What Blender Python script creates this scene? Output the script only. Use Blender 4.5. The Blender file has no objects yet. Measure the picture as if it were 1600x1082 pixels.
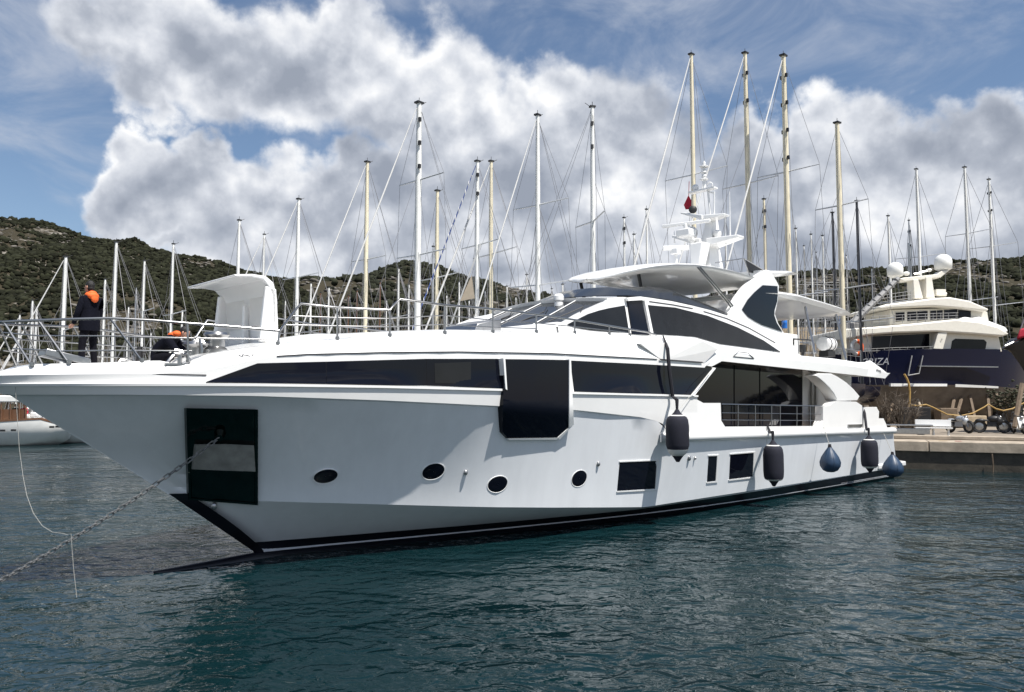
import bpy, math, random
import numpy as np
from mathutils import Vector, Matrix

random.seed(7)
rng = np.random.default_rng(7)
sc = bpy.context.scene
COL = sc.collection
R = math.radians

# ---------------------------------------------------------------- camera
FPX, CAMH = 1200.0, 3.2                     # focal length in pixels of the 1600 px photograph, eye height
PITCH = math.atan(84 / FPX)
cd = bpy.data.cameras.new('camera')
cam = bpy.data.objects.new('camera', cd)
COL.objects.link(cam)
cam.location = (0, 0, CAMH)
cam.rotation_euler = (math.pi / 2 + PITCH, 0, 0)
cd.sensor_width = 36
cd.lens = 36 * FPX / 1600
cd.clip_end = 6000
sc.camera = cam

# ---------------------------------------------------------------- sun, sky, exposure
AL = R(44.22)                               # heading of the yacht's axis (towards its stern)
SUN_EL = R(62.5)
sun_h = math.atan2(-math.cos(AL), math.sin(AL)) + R(-1)   # horizontal direction towards the sun
sun_dir = Vector((math.cos(sun_h) * math.cos(SUN_EL), math.sin(sun_h) * math.cos(SUN_EL), math.sin(SUN_EL)))
sl = bpy.data.lights.new('sun', 'SUN')
sl.energy = 5.0
sl.angle = R(0.55)
sl.color = (1.0, 0.96, 0.90)
so = bpy.data.objects.new('sun', sl)
COL.objects.link(so)
so.rotation_euler = sun_dir.to_track_quat('Z', 'Y').to_euler()

sc.view_settings.view_transform = 'Standard'
sc.view_settings.look = 'None'
sc.view_settings.gamma = 1
sc.view_settings.use_curve_mapping = False
sc.view_settings.exposure = 0.52
sc.cycles.max_bounces = 6
sc.cycles.diffuse_bounces = 3
sc.cycles.glossy_bounces = 4
sc.cycles.transmission_bounces = 4
sc.cycles.caustics_reflective = True
sc.cycles.caustics_refractive = False
sc.cycles.blur_glossy = 1.5
sc.cycles.sample_clamp_indirect = 5.0


class NT:
    """small helper to write node trees"""
    def __init__(self, tree):
        self.t = tree; self.n = tree.nodes; self.l = tree.links

    def node(self, typ, **kw):
        x = self.n.new(typ)
        for k, v in kw.items():
            setattr(x, k, v)
        return x

    def put(self, sock, v):
        if hasattr(v, 'is_output') or isinstance(v, bpy.types.NodeSocket):
            self.l.new(v, sock)
        elif v is not None:
            sock.default_value = v

    def math(self, op, a, b=None, c=None, clamp=False):
        x = self.node('ShaderNodeMath', operation=op, use_clamp=clamp)
        self.put(x.inputs[0], a)
        if b is not None: self.put(x.inputs[1], b)
        if c is not None: self.put(x.inputs[2], c)
        return x.outputs[0]

    def vec(self, op, a, b=None, scale=None):
        x = self.node('ShaderNodeVectorMath', operation=op)
        self.put(x.inputs[0], a)
        if b is not None: self.put(x.inputs[1], b)
        if scale is not None: self.put(x.inputs[3], scale)
        return x.outputs['Value'] if op in ('LENGTH', 'DOT_PRODUCT', 'DISTANCE') else x.outputs[0]

    def noise(self, vec, scale, detail=4, rough=0.55, dist=0.0, dim='3D'):
        x = self.node('ShaderNodeTexNoise', noise_dimensions=dim)
        if vec is not None: self.put(x.inputs['Vector'], vec)
        x.inputs['Scale'].default_value = scale
        x.inputs['Detail'].default_value = detail
        x.inputs['Roughness'].default_value = rough
        x.inputs['Distortion'].default_value = dist
        return x.outputs['Fac']

    def ramp(self, fac, stops, interp='LINEAR'):
        x = self.node('ShaderNodeValToRGB')
        x.color_ramp.interpolation = interp
        el = x.color_ramp.elements
        while len(el) < len(stops): el.new(0.5)
        for e, (p, c) in zip(el, stops):
            e.position = p
            e.color = (c[0], c[1], c[2], 1) if not isinstance(c, (int, float)) else (c, c, c, 1)
        self.put(x.inputs[0], fac)
        return x.outputs[0]

    def mix(self, fac, a, b):
        x = self.node('ShaderNodeMix', data_type='RGBA')
        self.put(x.inputs[0], fac)
        self.put(x.inputs[6], a if not isinstance(a, tuple) else (*a, 1)[:4])
        self.put(x.inputs[7], b if not isinstance(b, tuple) else (*b, 1)[:4])
        return x.outputs[2]

    def maprange(self, v, a, b, c=0.0, d=1.0, typ='SMOOTHSTEP'):
        x = self.node('ShaderNodeMapRange', interpolation_type=typ)
        self.put(x.inputs[0], v)
        for i, q in enumerate((a, b, c, d)): self.put(x.inputs[i + 1], q)
        return x.outputs[0]


def build_world():
    w = bpy.data.worlds.new('World')
    sc.world = w
    w.use_nodes = True
    t = NT(w.node_tree)
    t.n.clear()
    out = t.node('ShaderNodeOutputWorld')
    bg = t.node('ShaderNodeBackground')
    bg.inputs[1].default_value = 0.11
    sky = t.node('ShaderNodeTexSky', sky_type='NISHITA')
    sky.sun_disc = False
    sky.sun_elevation = SUN_EL
    sky.sun_rotation = math.atan2(sun_dir.x, sun_dir.y)
    sky.altitude = 0
    sky.air_density = 1.0
    sky.dust_density = 0.6
    sky.ozone_density = 2.2
    tc = t.node('ShaderNodeTexCoord').outputs['Generated']
    sep = t.node('ShaderNodeSeparateXYZ')
    t.put(sep.inputs[0], tc)
    az = t.math('ARCTAN2', sep.outputs[0], sep.outputs[1])
    el = t.math('ARCSINE', sep.outputs[2])
    cmb = t.node('ShaderNodeCombineXYZ')
    t.put(cmb.inputs[0], az); t.put(cmb.inputs[1], el)
    p0 = cmb.outputs[0]
    # domain warp gives the billowing edges
    wn = t.node('ShaderNodeTexNoise')
    t.put(wn.inputs['Vector'], tc)
    wn.inputs['Scale'].default_value = 9.0
    wn.inputs['Detail'].default_value = 7
    wn.inputs['Roughness'].default_value = 0.53
    wv = t.vec('SUBTRACT', wn.outputs['Color'], (0.5, 0.5, 0.5))
    p = t.vec('MULTIPLY_ADD', wv, (0.17, 0.17, 0.0))
    t.put(p.node.inputs[2], p0)

    def px(x, y):                            # direction of a cloud seen in the photograph, as (azimuth, elevation)
        xc, yc = (x - 800) / FPX, -(y - 541) / FPX
        d = Vector((xc, math.cos(PITCH) - yc * math.sin(PITCH), math.sin(PITCH) + yc * math.cos(PITCH))).normalized()
        return math.atan2(d.x, d.y), math.asin(d.z)
    # clouds: centre, radii (px), weight
    B = [(140, 70, 110, 62, 1.0), (320, 80, 240, 84, 1.0), (500, 100, 190, 92, 1.0), (680, 165, 120, 92, 1.0), (600, 170, 110, 60, .8),
         (545, 25, 80, 50, 0.9), (215, 140, 80, 48, .8), (255, 168, 40, 26, .6), (745, 215, 70, 60, .8),
         (305, 238, 62, 50, 1.0), (195, 243, 52, 52, .9), (330, 305, 180, 72, 1.1), (470, 335, 230, 80, 1.2), (190, 300, 50, 60, .8),
         (690, 310, 190, 95, 1.2), (900, 185, 110, 80, 1.0), (930, 290, 200, 150, 1.2), (800, 205, 60, 60, .7), (560, 268, 60, 42, .8),
         (1165, 225, 65, 58, .9), (1255, 238, 115, 66, 1.0), (1400, 258, 160, 82, 1.1), (1540, 238, 150, 80, 1.1),
         (1250, 350, 420, 120, 1.3), (800, 400, 600, 90, 1.3), (1600, 350, 300, 140, 1.3), (1700, 260, 190, 100, 1.0),
         (180, 370, 55, 16, .55), (205, 352, 30, 14, .8), (265, 372, 60, 20, .6)]
    NB = len(B)
    rs = random.Random(11)
    for k in range(15):                      # the same kind of broken cumulus all the way round
        a = 0.85 + (2 * math.pi - 1.7) * (k + rs.random() * .7) / 15
        B.append((a if a < math.pi else a - 2 * math.pi, rs.uniform(.10, .36), rs.uniform(.16, .34), rs.uniform(.08, .15), 1.0))
    best = None; hgt = None
    for i, b in enumerate(B):
        if i < NB:
            cx, cy = px(b[0], b[1]); k = FPX * (1 + ((b[0] - 800) / FPX) ** 2)
            rx, ry = b[2] / k * 1.05, b[3] / k * 1.25
        else:
            cx, cy, rx, ry = b[:4]
        q = t.node('ShaderNodeVectorMath', operation='MULTIPLY_ADD')
        t.put(q.inputs[0], p)
        q.inputs[1].default_value = (1 / rx, 1 / ry, 0)
        q.inputs[2].default_value = (-cx / rx, -cy / ry, 0)
        ln = t.vec('LENGTH', q.outputs[0])
        v = t.math('MULTIPLY_ADD', ln, -b[4], b[4])
        best = v if best is None else t.math('SMOOTH_MAX', best, v, 0.07)
    fine = t.noise(tc, 20.0, 8, 0.58)
    dens = t.math('ADD', best, t.math('MULTIPLY_ADD', fine, 0.42, -0.21))
    mask = t.maprange(dens, -0.06, 0.32)
    # relief: a cloud is bright where it thins towards the light above and dark where a thick mass lies over it
    wn2 = t.noise(t.vec('ADD', tc, (0.006, -0.004, 0.022)), 20.0, 5, 0.52)
    fin2 = t.noise(tc, 20.0, 5, 0.52)
    md2 = t.noise(t.vec('ADD', tc, (0.015, -0.01, 0.06)), 6.0, 3, 0.5)
    mid = t.noise(tc, 6.0, 3, 0.5)
    relief = t.math('ADD', t.math('MULTIPLY', t.math('SUBTRACT', fin2, wn2), 0.85), t.math('MULTIPLY', t.math('SUBTRACT', mid, md2), 1.7))
    edge = t.maprange(dens, 0.02, 0.50, 1.0, 0.0)
    low = t.maprange(el, 0.08, 0.42, 0.0, 1.0, 'LINEAR')
    br = t.math('ADD', t.math('MULTIPLY', edge, 0.34), t.math('MULTIPLY', relief, 1.25))
    br = t.math('ADD', br, t.math('MULTIPLY_ADD', low, 0.20, 0.27))
    ccol = t.ramp(br, [(0.0, (2.1, 2.35, 2.85)), (0.28, (2.95, 3.2, 3.7)), (0.58, (4.6, 4.8, 5.2)), (0.95, (7.0, 7.0, 7.0))])
    # thin high veil over the upper right
    veil = t.math('MULTIPLY', t.maprange(t.noise(t.vec('MULTIPLY', tc, (2.0, 2.0, 4.5)), 2.1, 7, 0.6, 0.6), 0.40, 0.72), 0.72)
    skyc = t.node('ShaderNodeHueSaturation')
    skyc.inputs['Saturation'].default_value = 1.0
    skyc.inputs['Value'].default_value = 0.74
    t.put(skyc.inputs['Color'], sky.outputs[0])
    blue = t.mix(veil, skyc.outputs[0], (3.6, 3.9, 4.5))
    col = t.mix(mask, blue, ccol)
    t.put(bg.inputs[0], col)
    t.l.new(bg.outputs[0], out.inputs[0])
    w.cycles.sampling_method = 'MANUAL'
    w.cycles.sample_map_resolution = 512


build_world()


# ---------------------------------------------------------------- tracing helpers: pixel of the photograph -> point in the place
def ray(px, py):
    xc, yc = (px - 800) / FPX, -(py - 541) / FPX
    c, s = math.cos(PITCH), math.sin(PITCH)
    return np.array([xc, c - yc * s, s + yc * c])


CAM = np.array([0, 0, CAMH])
S0 = np.array([-5.441, 16.506, 0.0])        # the yacht's stem at the waterline
AX = np.array([math.cos(AL), math.sin(AL), 0])
NX = np.array([math.sin(AL), -math.cos(AL), 0])


def W(px, py, y):
    """world point seen at a pixel, y metres away"""
    d = ray(px, py)
    q = CAM + d * (y / d[1])
    return Vector(q)


def onv(px, py, v):
    """(u, z) on the yacht's plane v metres to port of its centreline"""
    d = ray(px, py)
    t = (v - (CAM - S0) @ NX) / (d @ NX)
    q = CAM + t * d - S0
    return q @ AX, q[2]


def onz(px, py, z):
    d = ray(px, py)
    q = CAM + d * ((z - CAMH) / d[2])
    return Vector(q)


def V(px, py, v):
    u, z = onv(px, py, v)
    return Vector((u, -v, z))               # yacht's local frame: x aft, y to starboard, z up


TT = np.linspace(8, 62, 5401)


def trace(px, py, fn):
    """first point along the sight line where the half breadth fn(u, z) is met"""
    d = ray(px, py)
    Q = (CAM - S0)[None, :] + TT[:, None] * d[None, :]
    u = Q @ AX; v = Q @ NX; z = Q[:, 2]
    g = v - fn(u, z)
    k = np.argmax((g <= 0) & (u > -6))
    if k == 0: k = 1
    f = g[k - 1] / (g[k - 1] - g[k]) if g[k - 1] != g[k] else 0
    q = Q[k - 1] + (Q[k] - Q[k - 1]) * f
    return float(q @ AX), float(q @ NX), float(q[2])


# ---------------------------------------------------------------- mesh builder
class MB:
    def __init__(self):
        self.v = []; self.f = []

    def add(self, vs, fs):
        o = len(self.v)
        self.v += [tuple(p) for p in vs]
        self.f += [tuple(i + o for i in q) for q in fs]
        return self

    def box(self, c, s, rot=None):
        x, y, z = s[0] / 2, s[1] / 2, s[2] / 2
        vs = [Vector(p) for p in ((-x, -y, -z), (x, -y, -z), (x, y, -z), (-x, y, -z), (-x, -y, z), (x, -y, z), (x, y, z), (-x, y, z))]
        if rot is not None: vs = [rot @ p for p in vs]
        c = Vector(c)
        return self.add([c + p for p in vs], [(3, 2, 1, 0), (4, 5, 6, 7), (0, 1, 5, 4), (1, 2, 6, 5), (2, 3, 7, 6), (3, 0, 4, 7)])

    def tube(self, pts, r, n=6, cap=True):
        pts = [Vector(p) for p in pts]
        rs = r if isinstance(r, (list, tuple)) else [r] * len(pts)
        up = None; rings = []
        for i, p in enumerate(pts):
            d = (pts[min(i + 1, len(pts) - 1)] - pts[max(i - 1, 0)])
            if d.length < 1e-9: d = Vector((0, 0, 1))
            d.normalize()
            if up is None:
                up = Vector((0, 0, 1)) if abs(d.z) < .9 else Vector((1, 0, 0))
            a = d.cross(up)
            if a.length < 1e-4: a = d.cross(Vector((0.3, 1, 0.2)))
            a.normalize(); b = a.cross(d).normalized(); up = b
            rings.append([p + (a * math.cos(2 * math.pi * k / n) + b * math.sin(2 * math.pi * k / n)) * rs[i] for k in range(n)])
        return self.loft(rings, closed=True, cap=cap)

    def loft(self, rows, closed=False, cap=False, flip=False):
        m = len(rows[0]); vs = [p for r in rows for p in r]; fs = []
        for i in range(len(rows) - 1):
            for j in range(m if closed else m - 1):
                a, b = i * m + j, i * m + (j + 1) % m
                q = (a, b, b + m, a + m)
                fs.append(q[::-1] if flip else q)
        if cap:
            fs.append(tuple(range(m))[::-1]); fs.append(tuple((len(rows) - 1) * m + k for k in range(m)))
        return self.add(vs, fs)

    def prism(self, poly, off):
        off = Vector(off); n = len(poly)
        a = [Vector(p) for p in poly]; b = [p + off for p in a]
        fs = [tuple(range(n))[::-1], tuple(range(n, 2 * n))] + [(i, (i + 1) % n, n + (i + 1) % n, n + i) for i in range(n)]
        return self.add(a + b, fs)

    def hullpoly(self, polya, polyb):
        """prism between two matching outlines"""
        n = len(polya)
        fs = [tuple(range(n))[::-1], tuple(range(n, 2 * n))] + [(i, (i + 1) % n, n + (i + 1) % n, n + i) for i in range(n)]
        return self.add(list(polya) + list(polyb), fs)

    def lathe(self, prof, c=(0, 0, 0), n=16, axis=None):
        c = Vector(c)
        rows = [[c + Vector((r * math.cos(2 * math.pi * k / n), r * math.sin(2 * math.pi * k / n), z)) for k in range(n)] for r, z in prof]
        return self.loft(rows, closed=True, cap=True)

    def ball(self, c, r, n=12, m=8):
        if not isinstance(r, (tuple, list)): r = (r, r, r)
        c = Vector(c)
        rows = []
        for i in range(m + 1):
            th = math.pi * i / m
            s = max(math.sin(th), 1e-3)
            rows.append([c + Vector((r[0] * s * math.cos(2 * math.pi * k / n), r[1] * s * math.sin(2 * math.pi * k / n), -r[2] * math.cos(th))) for k in range(n)])
        return self.loft(rows, closed=True, cap=True)

    def mesh(self, name, mat, smooth=35):
        me = bpy.data.meshes.new(name)
        me.from_pydata([tuple(p) for p in self.v], [], self.f)
        me.validate()
        if mat is not None:
            for m in (mat if isinstance(mat, (list, tuple)) else [mat]): me.materials.append(m)
        if smooth:
            me.polygons.foreach_set('use_smooth', [True] * len(me.polygons))
            me.update()
            me.set_sharp_from_angle(angle=R(smooth))
        me.update()
        return me

    def build(self, name, mat, parent=None, smooth=35, bevel=0, fix=True):
        me = self.mesh(name, mat, smooth)
        if fix:
            import bmesh
            bm = bmesh.new(); bm.from_mesh(me)
            bmesh.ops.recalc_face_normals(bm, faces=bm.faces[:])
            bm.to_mesh(me); bm.free()
        o = link(name, me, parent)
        if bevel:
            b = o.modifiers.new('bevel', 'BEVEL'); b.width = bevel; b.segments = 2; b.limit_method = 'ANGLE'; b.angle_limit = R(35)
            b.harden_normals = False
        return o


def link(name, data, parent=None):
    o = bpy.data.objects.new(name, data)
    COL.objects.link(o)
    if parent is not None: o.parent = parent
    return o


def tag(o, label=None, cat=None, group=None, kind=None):
    if label: o['label'] = label
    if cat: o['category'] = cat
    if group: o['group'] = group
    if kind: o['kind'] = kind
    return o


def thing(name, loc, label, cat, group=None, rz=0.0):
    o = link(name, None)
    o.location = loc; o.rotation_euler = (0, 0, rz)
    o.empty_display_size = 0.2
    return tag(o, label, cat, group)


def copy_tree(o, parent=None):
    c = o.copy(); COL.objects.link(c)
    if parent is not None: c.parent = parent
    for ch in list(o.children): copy_tree(ch, c)
    return c


# ---------------------------------------------------------------- materials
def mat(name, col, rough=0.5, metal=0.0, coat=0.0, noise=0.0, nscale=4.0, bump=0.0, bscale=30.0, spec=0.5, island=0.0, ior=None):
    m = bpy.data.materials.new(name)
    m.use_nodes = True
    t = NT(m.node_tree)
    b = t.n['Principled BSDF']
    c = (*col, 1)
    b.inputs['Base Color'].default_value = c
    b.inputs['Roughness'].default_value = rough
    b.inputs['Metallic'].default_value = metal
    b.inputs['Coat Weight'].default_value = coat
    b.inputs['Coat Roughness'].default_value = 0.05
    b.inputs['Specular IOR Level'].default_value = spec
    if ior: b.inputs['IOR'].default_value = ior
    oc = t.node('ShaderNodeTexCoord').outputs['Object'] if (noise or bump) else None
    colsock = None
    if noise:
        f = t.noise(oc, nscale, 6, 0.6)
        k = t.maprange(f, 0.3, 0.7, 1 - noise, 1 + noise, 'LINEAR')
        mm = t.node('ShaderNodeMix', data_type='RGBA', blend_type='MULTIPLY')
        mm.inputs[0].default_value = 1
        mm.inputs[6].default_value = c
        t.put(mm.inputs[7], k)
        colsock = mm.outputs[2]
    if island:
        g = t.node('ShaderNodeNewGeometry').outputs['Random Per Island']
        k = t.maprange(g, 0, 1, 1 - island, 1 + island, 'LINEAR')
        mm = t.node('ShaderNodeMix', data_type='RGBA', blend_type='MULTIPLY')
        mm.inputs[0].default_value = 1
        t.put(mm.inputs[6], colsock if colsock is not None else c)
        t.put(mm.inputs[7], k)
        colsock = mm.outputs[2]
    if colsock is not None: t.put(b.inputs['Base Color'], colsock)
    if bump:
        bn = t.node('ShaderNodeBump')
        bn.inputs['Strength'].default_value = bump
        bn.inputs['Distance'].default_value = 0.02
        t.put(bn.inputs['Height'], t.noise(oc, bscale, 5, 0.6))
        t.put(b.inputs['Normal'], bn.outputs[0])
    return m


def hull_paint():
    """white yacht paint with faint run-off streaks and grime near the water"""
    m = bpy.data.materials.new('white_hull_paint')
    m.use_nodes = True
    t = NT(m.node_tree)
    b = t.n['Principled BSDF']
    oc = t.node('ShaderNodeTexCoord').outputs['Object']
    st = t.noise(t.vec('MULTIPLY', oc, (2.2, 2.2, 0.18)), 1.6, 6, 0.6)
    cl = t.noise(oc, 0.7, 4, 0.5)
    k = t.math('MULTIPLY', t.maprange(st, 0.3, 0.75, 1.0, 0.93, 'LINEAR'), t.maprange(cl, 0.3, 0.7, 0.97, 1.02, 'LINEAR'))
    c = t.mix(1.0, (0.79, 0.82, 0.85), (0.79, 0.82, 0.85))
    mm = t.node('ShaderNodeMix', data_type='RGBA', blend_type='MULTIPLY')
    mm.inputs[0].default_value = 1
    mm.inputs[6].default_value = (0.80, 0.82, 0.845, 1)
    t.put(mm.inputs[7], k)
    t.put(b.inputs['Base Color'], mm.outputs[2])
    b.inputs['Roughness'].default_value = 0.22
    b.inputs['Coat Weight'].default_value = 0.5
    b.inputs['Coat Roughness'].default_value = 0.06
    bn = t.node('ShaderNodeBump')
    bn.inputs['Strength'].default_value = 0.05
    bn.inputs['Distance'].default_value = 0.05
    t.put(bn.inputs['Height'], t.noise(oc, 1.3, 3, 0.5))
    t.put(b.inputs['Normal'], bn.outputs[0])
    return m


M = {
    'hull': hull_paint(),
    'white': mat('white_gelcoat', (0.80, 0.80, 0.79), 0.22, coat=0.4, noise=0.03, nscale=1.2),
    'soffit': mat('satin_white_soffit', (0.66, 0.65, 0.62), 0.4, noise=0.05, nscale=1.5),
    'black': mat('black_antifouling', (0.006, 0.007, 0.012), 0.35, noise=0.2, nscale=3),
    'stripe': mat('silver_boot_stripe', (0.60, 0.61, 0.64), 0.4, noise=.1),
    'glass': mat('dark_tinted_glass', (0.004, 0.005, 0.010), 0.03, spec=0.22),
    'glass2': mat('smoked_glass', (0.014, 0.015, 0.017), 0.12, spec=0.2, noise=.25, nscale=1.1),
    'windscreen': mat('blue_black_windscreen', (0.022, 0.024, 0.027), 0.08, spec=0.4),
    'steel': mat('polished_steel', (0.36, 0.36, 0.36), 0.30, metal=1.0),
    'steel_dull': mat('brushed_steel', (0.42, 0.42, 0.42), 0.35, metal=1.0, noise=.12, nscale=9),
    'plate': mat('mirror_steel_plate', (0.065, 0.075, 0.07), 0.10, metal=1.0, noise=.25, nscale=2.5, bump=.03, bscale=5),
    'groove': mat('dark_groove', (0.03, 0.03, 0.035), 0.6),
    'rubber': mat('fender_cover', (0.007, 0.008, 0.018), 0.85, bump=.4, bscale=60, noise=.2),
    'fender_white': mat('fender_white_end', (0.62, 0.62, 0.60), 0.5, noise=.1),
    'blueball': mat('blue_vinyl', (0.018, 0.042, 0.085), 0.42, noise=.2, nscale=5),
    'rope': mat('white_rope', (0.36, 0.355, 0.33), 0.8, bump=.5, bscale=80),
    'darkrope': mat('dark_rope', (0.012, 0.012, 0.018), 0.85),
    'chain': mat('galvanised_chain', (0.22, 0.22, 0.22), 0.45, metal=.45, noise=.3, nscale=20),
    'galv': mat('galvanised_tube', (0.24, 0.24, 0.24), 0.6, noise=.2, nscale=5),
    'anchor': mat('grey_anchor_plate', (0.30, 0.29, 0.275), 0.5, metal=.2, noise=.3, nscale=3),
    'teak': mat('teak_deck', (0.30, 0.20, 0.12), 0.6, noise=.2, nscale=8),
    'cream': mat('cream_paint', (0.74, 0.71, 0.63), 0.35, noise=.05),
    'mast_white': mat('white_mast_paint', (0.80, 0.80, 0.77), 0.4, noise=.06, nscale=2),
    'mast_cream': mat('cream_mast_paint', (0.74, 0.67, 0.50), 0.4, noise=.08, nscale=2),
    'mast_black': mat('black_carbon_mast', (0.012, 0.013, 0.018), 0.35),
    'mast_brown': mat('varnished_wood_mast', (0.13, 0.065, 0.035), 0.4, noise=.2, nscale=3),
    'mast_alloy': mat('anodised_mast', (0.52, 0.54, 0.56), 0.4, metal=.5, noise=.08),
    'wire': mat('rigging_wire', (0.20, 0.20, 0.21), 0.5, metal=.3),
    'sailwhite': mat('furled_sail_cloth', (0.55, 0.55, 0.54), 0.8, noise=.08, nscale=6),
    'sailblue': mat('blue_sail_cover', (0.03, 0.06, 0.20), 0.8, noise=.15, nscale=6),
    'navy': mat('navy_hull_paint', (0.006, 0.008, 0.024), 0.16, spec=.3),
    'antifoul': mat('worn_antifouling', (0.15, 0.125, 0.10), 0.8, noise=.35, nscale=1.2),
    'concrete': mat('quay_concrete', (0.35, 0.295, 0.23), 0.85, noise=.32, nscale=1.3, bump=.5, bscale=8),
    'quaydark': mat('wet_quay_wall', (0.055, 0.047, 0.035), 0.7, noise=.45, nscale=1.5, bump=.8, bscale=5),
    'yard': mat('yard_gravel', (0.22, 0.185, 0.145), 0.95, noise=.35, nscale=.8, bump=.6, bscale=12),
    'blacktop': mat('black_plastic', (0.015, 0.015, 0.016), 0.5),
    'jacket': mat('navy_jacket_cloth', (0.0045, 0.005, 0.010), 0.9, spec=.12, noise=.2, nscale=14, bump=.5, bscale=18),
    'trouser': mat('dark_trouser_cloth', (0.005, 0.005, 0.008), 0.9, spec=.12, noise=.2, nscale=12, bump=.5, bscale=16),
    'skin': mat('skin', (0.50, 0.27, 0.19), 0.55),
    'hair': mat('black_hair', (0.008, 0.007, 0.007), 0.6, bump=.6, bscale=60),
    'orange': mat('orange_hood', (0.80, 0.13, 0.02), 0.75, noise=.12, nscale=20),
    'yellowhose': mat('yellow_hose', (0.36, 0.23, 0.07), 0.6),
    'red': mat('red_cloth', (0.35, 0.01, 0.03), 0.8),
    'bluebarrel': mat('blue_plastic', (0.02, 0.16, 0.55), 0.4),
    'stone': mat('tan_stone', (0.36, 0.29, 0.20), 0.9, noise=.25, nscale=2, bump=.6, bscale=6),
    'wood': mat('weathered_timber', (0.15, 0.11, 0.075), 0.8, noise=.3, nscale=5),
    'bark': mat('tree_bark', (0.10, 0.075, 0.05), 0.9, noise=.3, nscale=4),
    'leaf': mat('leaf_green', (0.034, 0.036, 0.018), 0.8, island=.45),
    'drybrush': mat('dry_twigs', (0.10, 0.08, 0.062), 0.9, island=.3),
    'scrub': mat('hill_scrub', (0.0175, 0.019, 0.011), 0.95, island=.6, spec=.1),
    'text_grey': mat('grey_lettering', (0.16, 0.16, 0.17), 0.3, metal=.4),
    'text_silver': mat('silver_lettering', (0.55, 0.56, 0.58), 0.3, metal=.6),
    'tancanvas': mat('tan_canvas', (0.45, 0.38, 0.29), 0.9, noise=.1),
}

# ---------------------------------------------------------------- water
WATER_Z = -0.14


def water_mat():
    m = bpy.data.materials.new('harbour_water')
    m.use_nodes = True
    t = NT(m.node_tree)
    b = t.n['Principled BSDF']
    oc = t.node('ShaderNodeTexCoord').outputs['Object']
    big = t.noise(oc, 0.05, 3, 0.5)
    b.inputs['Roughness'].default_value = 0.03
    b.inputs['IOR'].default_value = 1.333
    t.put(b.inputs['Base Color'], t.mix(t.maprange(big, 0.35, 0.65), (0.0022, 0.0135, 0.0165), (0.0038, 0.0195, 0.023)))
    # wind ripples: three wavelengths, stronger and weaker in patches
    patch = t.maprange(t.noise(t.vec('MULTIPLY', oc, (0.5, 1.0, 1.0)), 0.16, 3, 0.55), 0.32, 0.68, 0.4, 1.45)
    st = t.vec('MULTIPLY', oc, (0.9, 1.1, 1.0))
    n1 = t.noise(st, 0.7, 1, 0.5, 0.5)
    n2 = t.noise(st, 2.3, 2, 0.45, 0.8)
    n3 = t.noise(st, 7.0, 2, 0.5, 0.6)
    h = t.math('ADD', t.math('MULTIPLY', n1, 0.12), t.math('ADD', t.math('MULTIPLY', n2, 0.10), t.math('MULTIPLY', n3, 0.014)))
    h = t.math('MULTIPLY', h, patch)
    bn = t.node('ShaderNodeBump')
    bn.inputs['Strength'].default_value = 1.0
    bn.inputs['Distance'].default_value = 1.0
    t.put(bn.inputs['Height'], h)
    t.put(b.inputs['Normal'], bn.outputs[0])
    return m


wm = MB()
wm.add([(-2500, -800, 0), (2500, -800, 0), (2500, 3500, 0), (-2500, 3500, 0)], [(0, 1, 2, 3)])
wo = wm.build('water', water_mat(), smooth=0)
wo.location.z = WATER_Z
tag(wo, 'dark teal rippled harbour water', kind='structure')


# ---------------------------------------------------------------- hills
def vnoise(x, y, seed):
    """value noise on numpy arrays"""
    xi = np.floor(x).astype(int); yi = np.floor(y).astype(int)
    xf = x - xi; yf = y - yi
    def h(a, b):
        n = (a * 374761393 + b * 668265263 + seed * 982451653) & 0x7fffffff
        n = ((n ^ (n >> 13)) * 1274126177) & 0x7fffffff
        return ((n ^ (n >> 16)) & 0xffff) / 65535.0
    sx = xf * xf * (3 - 2 * xf); sy = yf * yf * (3 - 2 * yf)
    return (h(xi, yi) * (1 - sx) + h(xi + 1, yi) * sx) * (1 - sy) + (h(xi, yi + 1) * (1 - sx) + h(xi + 1, yi + 1) * sx) * sy


def fbm(x, y, seed, o=5):
    a, s, f = 0.5, 0, 1
    for k in range(o):
        s = s + a * vnoise(x * f, y * f, seed + k); f *= 2.03; a *= 0.5
    return s


def hill_mat(name, dark, rock, rocky):
    m = bpy.data.materials.new(name)
    m.use_nodes = True
    t = NT(m.node_tree)
    b = t.n['Principled BSDF']
    b.inputs['Roughness'].default_value = 0.95
    b.inputs['Specular IOR Level'].default_value = 0.1
    oc = t.node('ShaderNodeTexCoord').outputs['Object']
    r = t.noise(t.vec('MULTIPLY', oc, (1, 1, 1.8)), 0.045, 8, 0.68)
    r2 = t.noise(oc, 0.35, 5, 0.65)
    f = t.maprange(t.math('ADD', r, t.math('MULTIPLY_ADD', r2, 0.5, -0.25)), rocky, rocky + 0.13)
    soil = t.mix(t.noise(oc, 0.08, 5, 0.6), dark, (0.060, 0.050, 0.034))
    rk = t.mix(t.noise(oc, 0.5, 4, 0.6), rock, (0.17, 0.155, 0.13))
    t.put(b.inputs['Base Color'], t.mix(f, soil, rk))
    bn = t.node('ShaderNodeBump')
    bn.inputs['Strength'].default_value = 0.8
    bn.inputs['Distance'].default_value = 3.0
    t.put(bn.inputs['Height'], t.noise(oc, 0.15, 7, 0.65))
    t.put(b.inputs['Normal'], bn.outputs[0])
    return m


ROCKM = mat('pale_limestone', (0.13, 0.12, 0.105), 0.9, island=.4)
M['bounce_grey'] = mat('bounce_slab_grey', (0.20, 0.20, 0.20), 0.9, noise=.2, nscale=1.0)  # tone sets how much light the added unseen slab bounces


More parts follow.
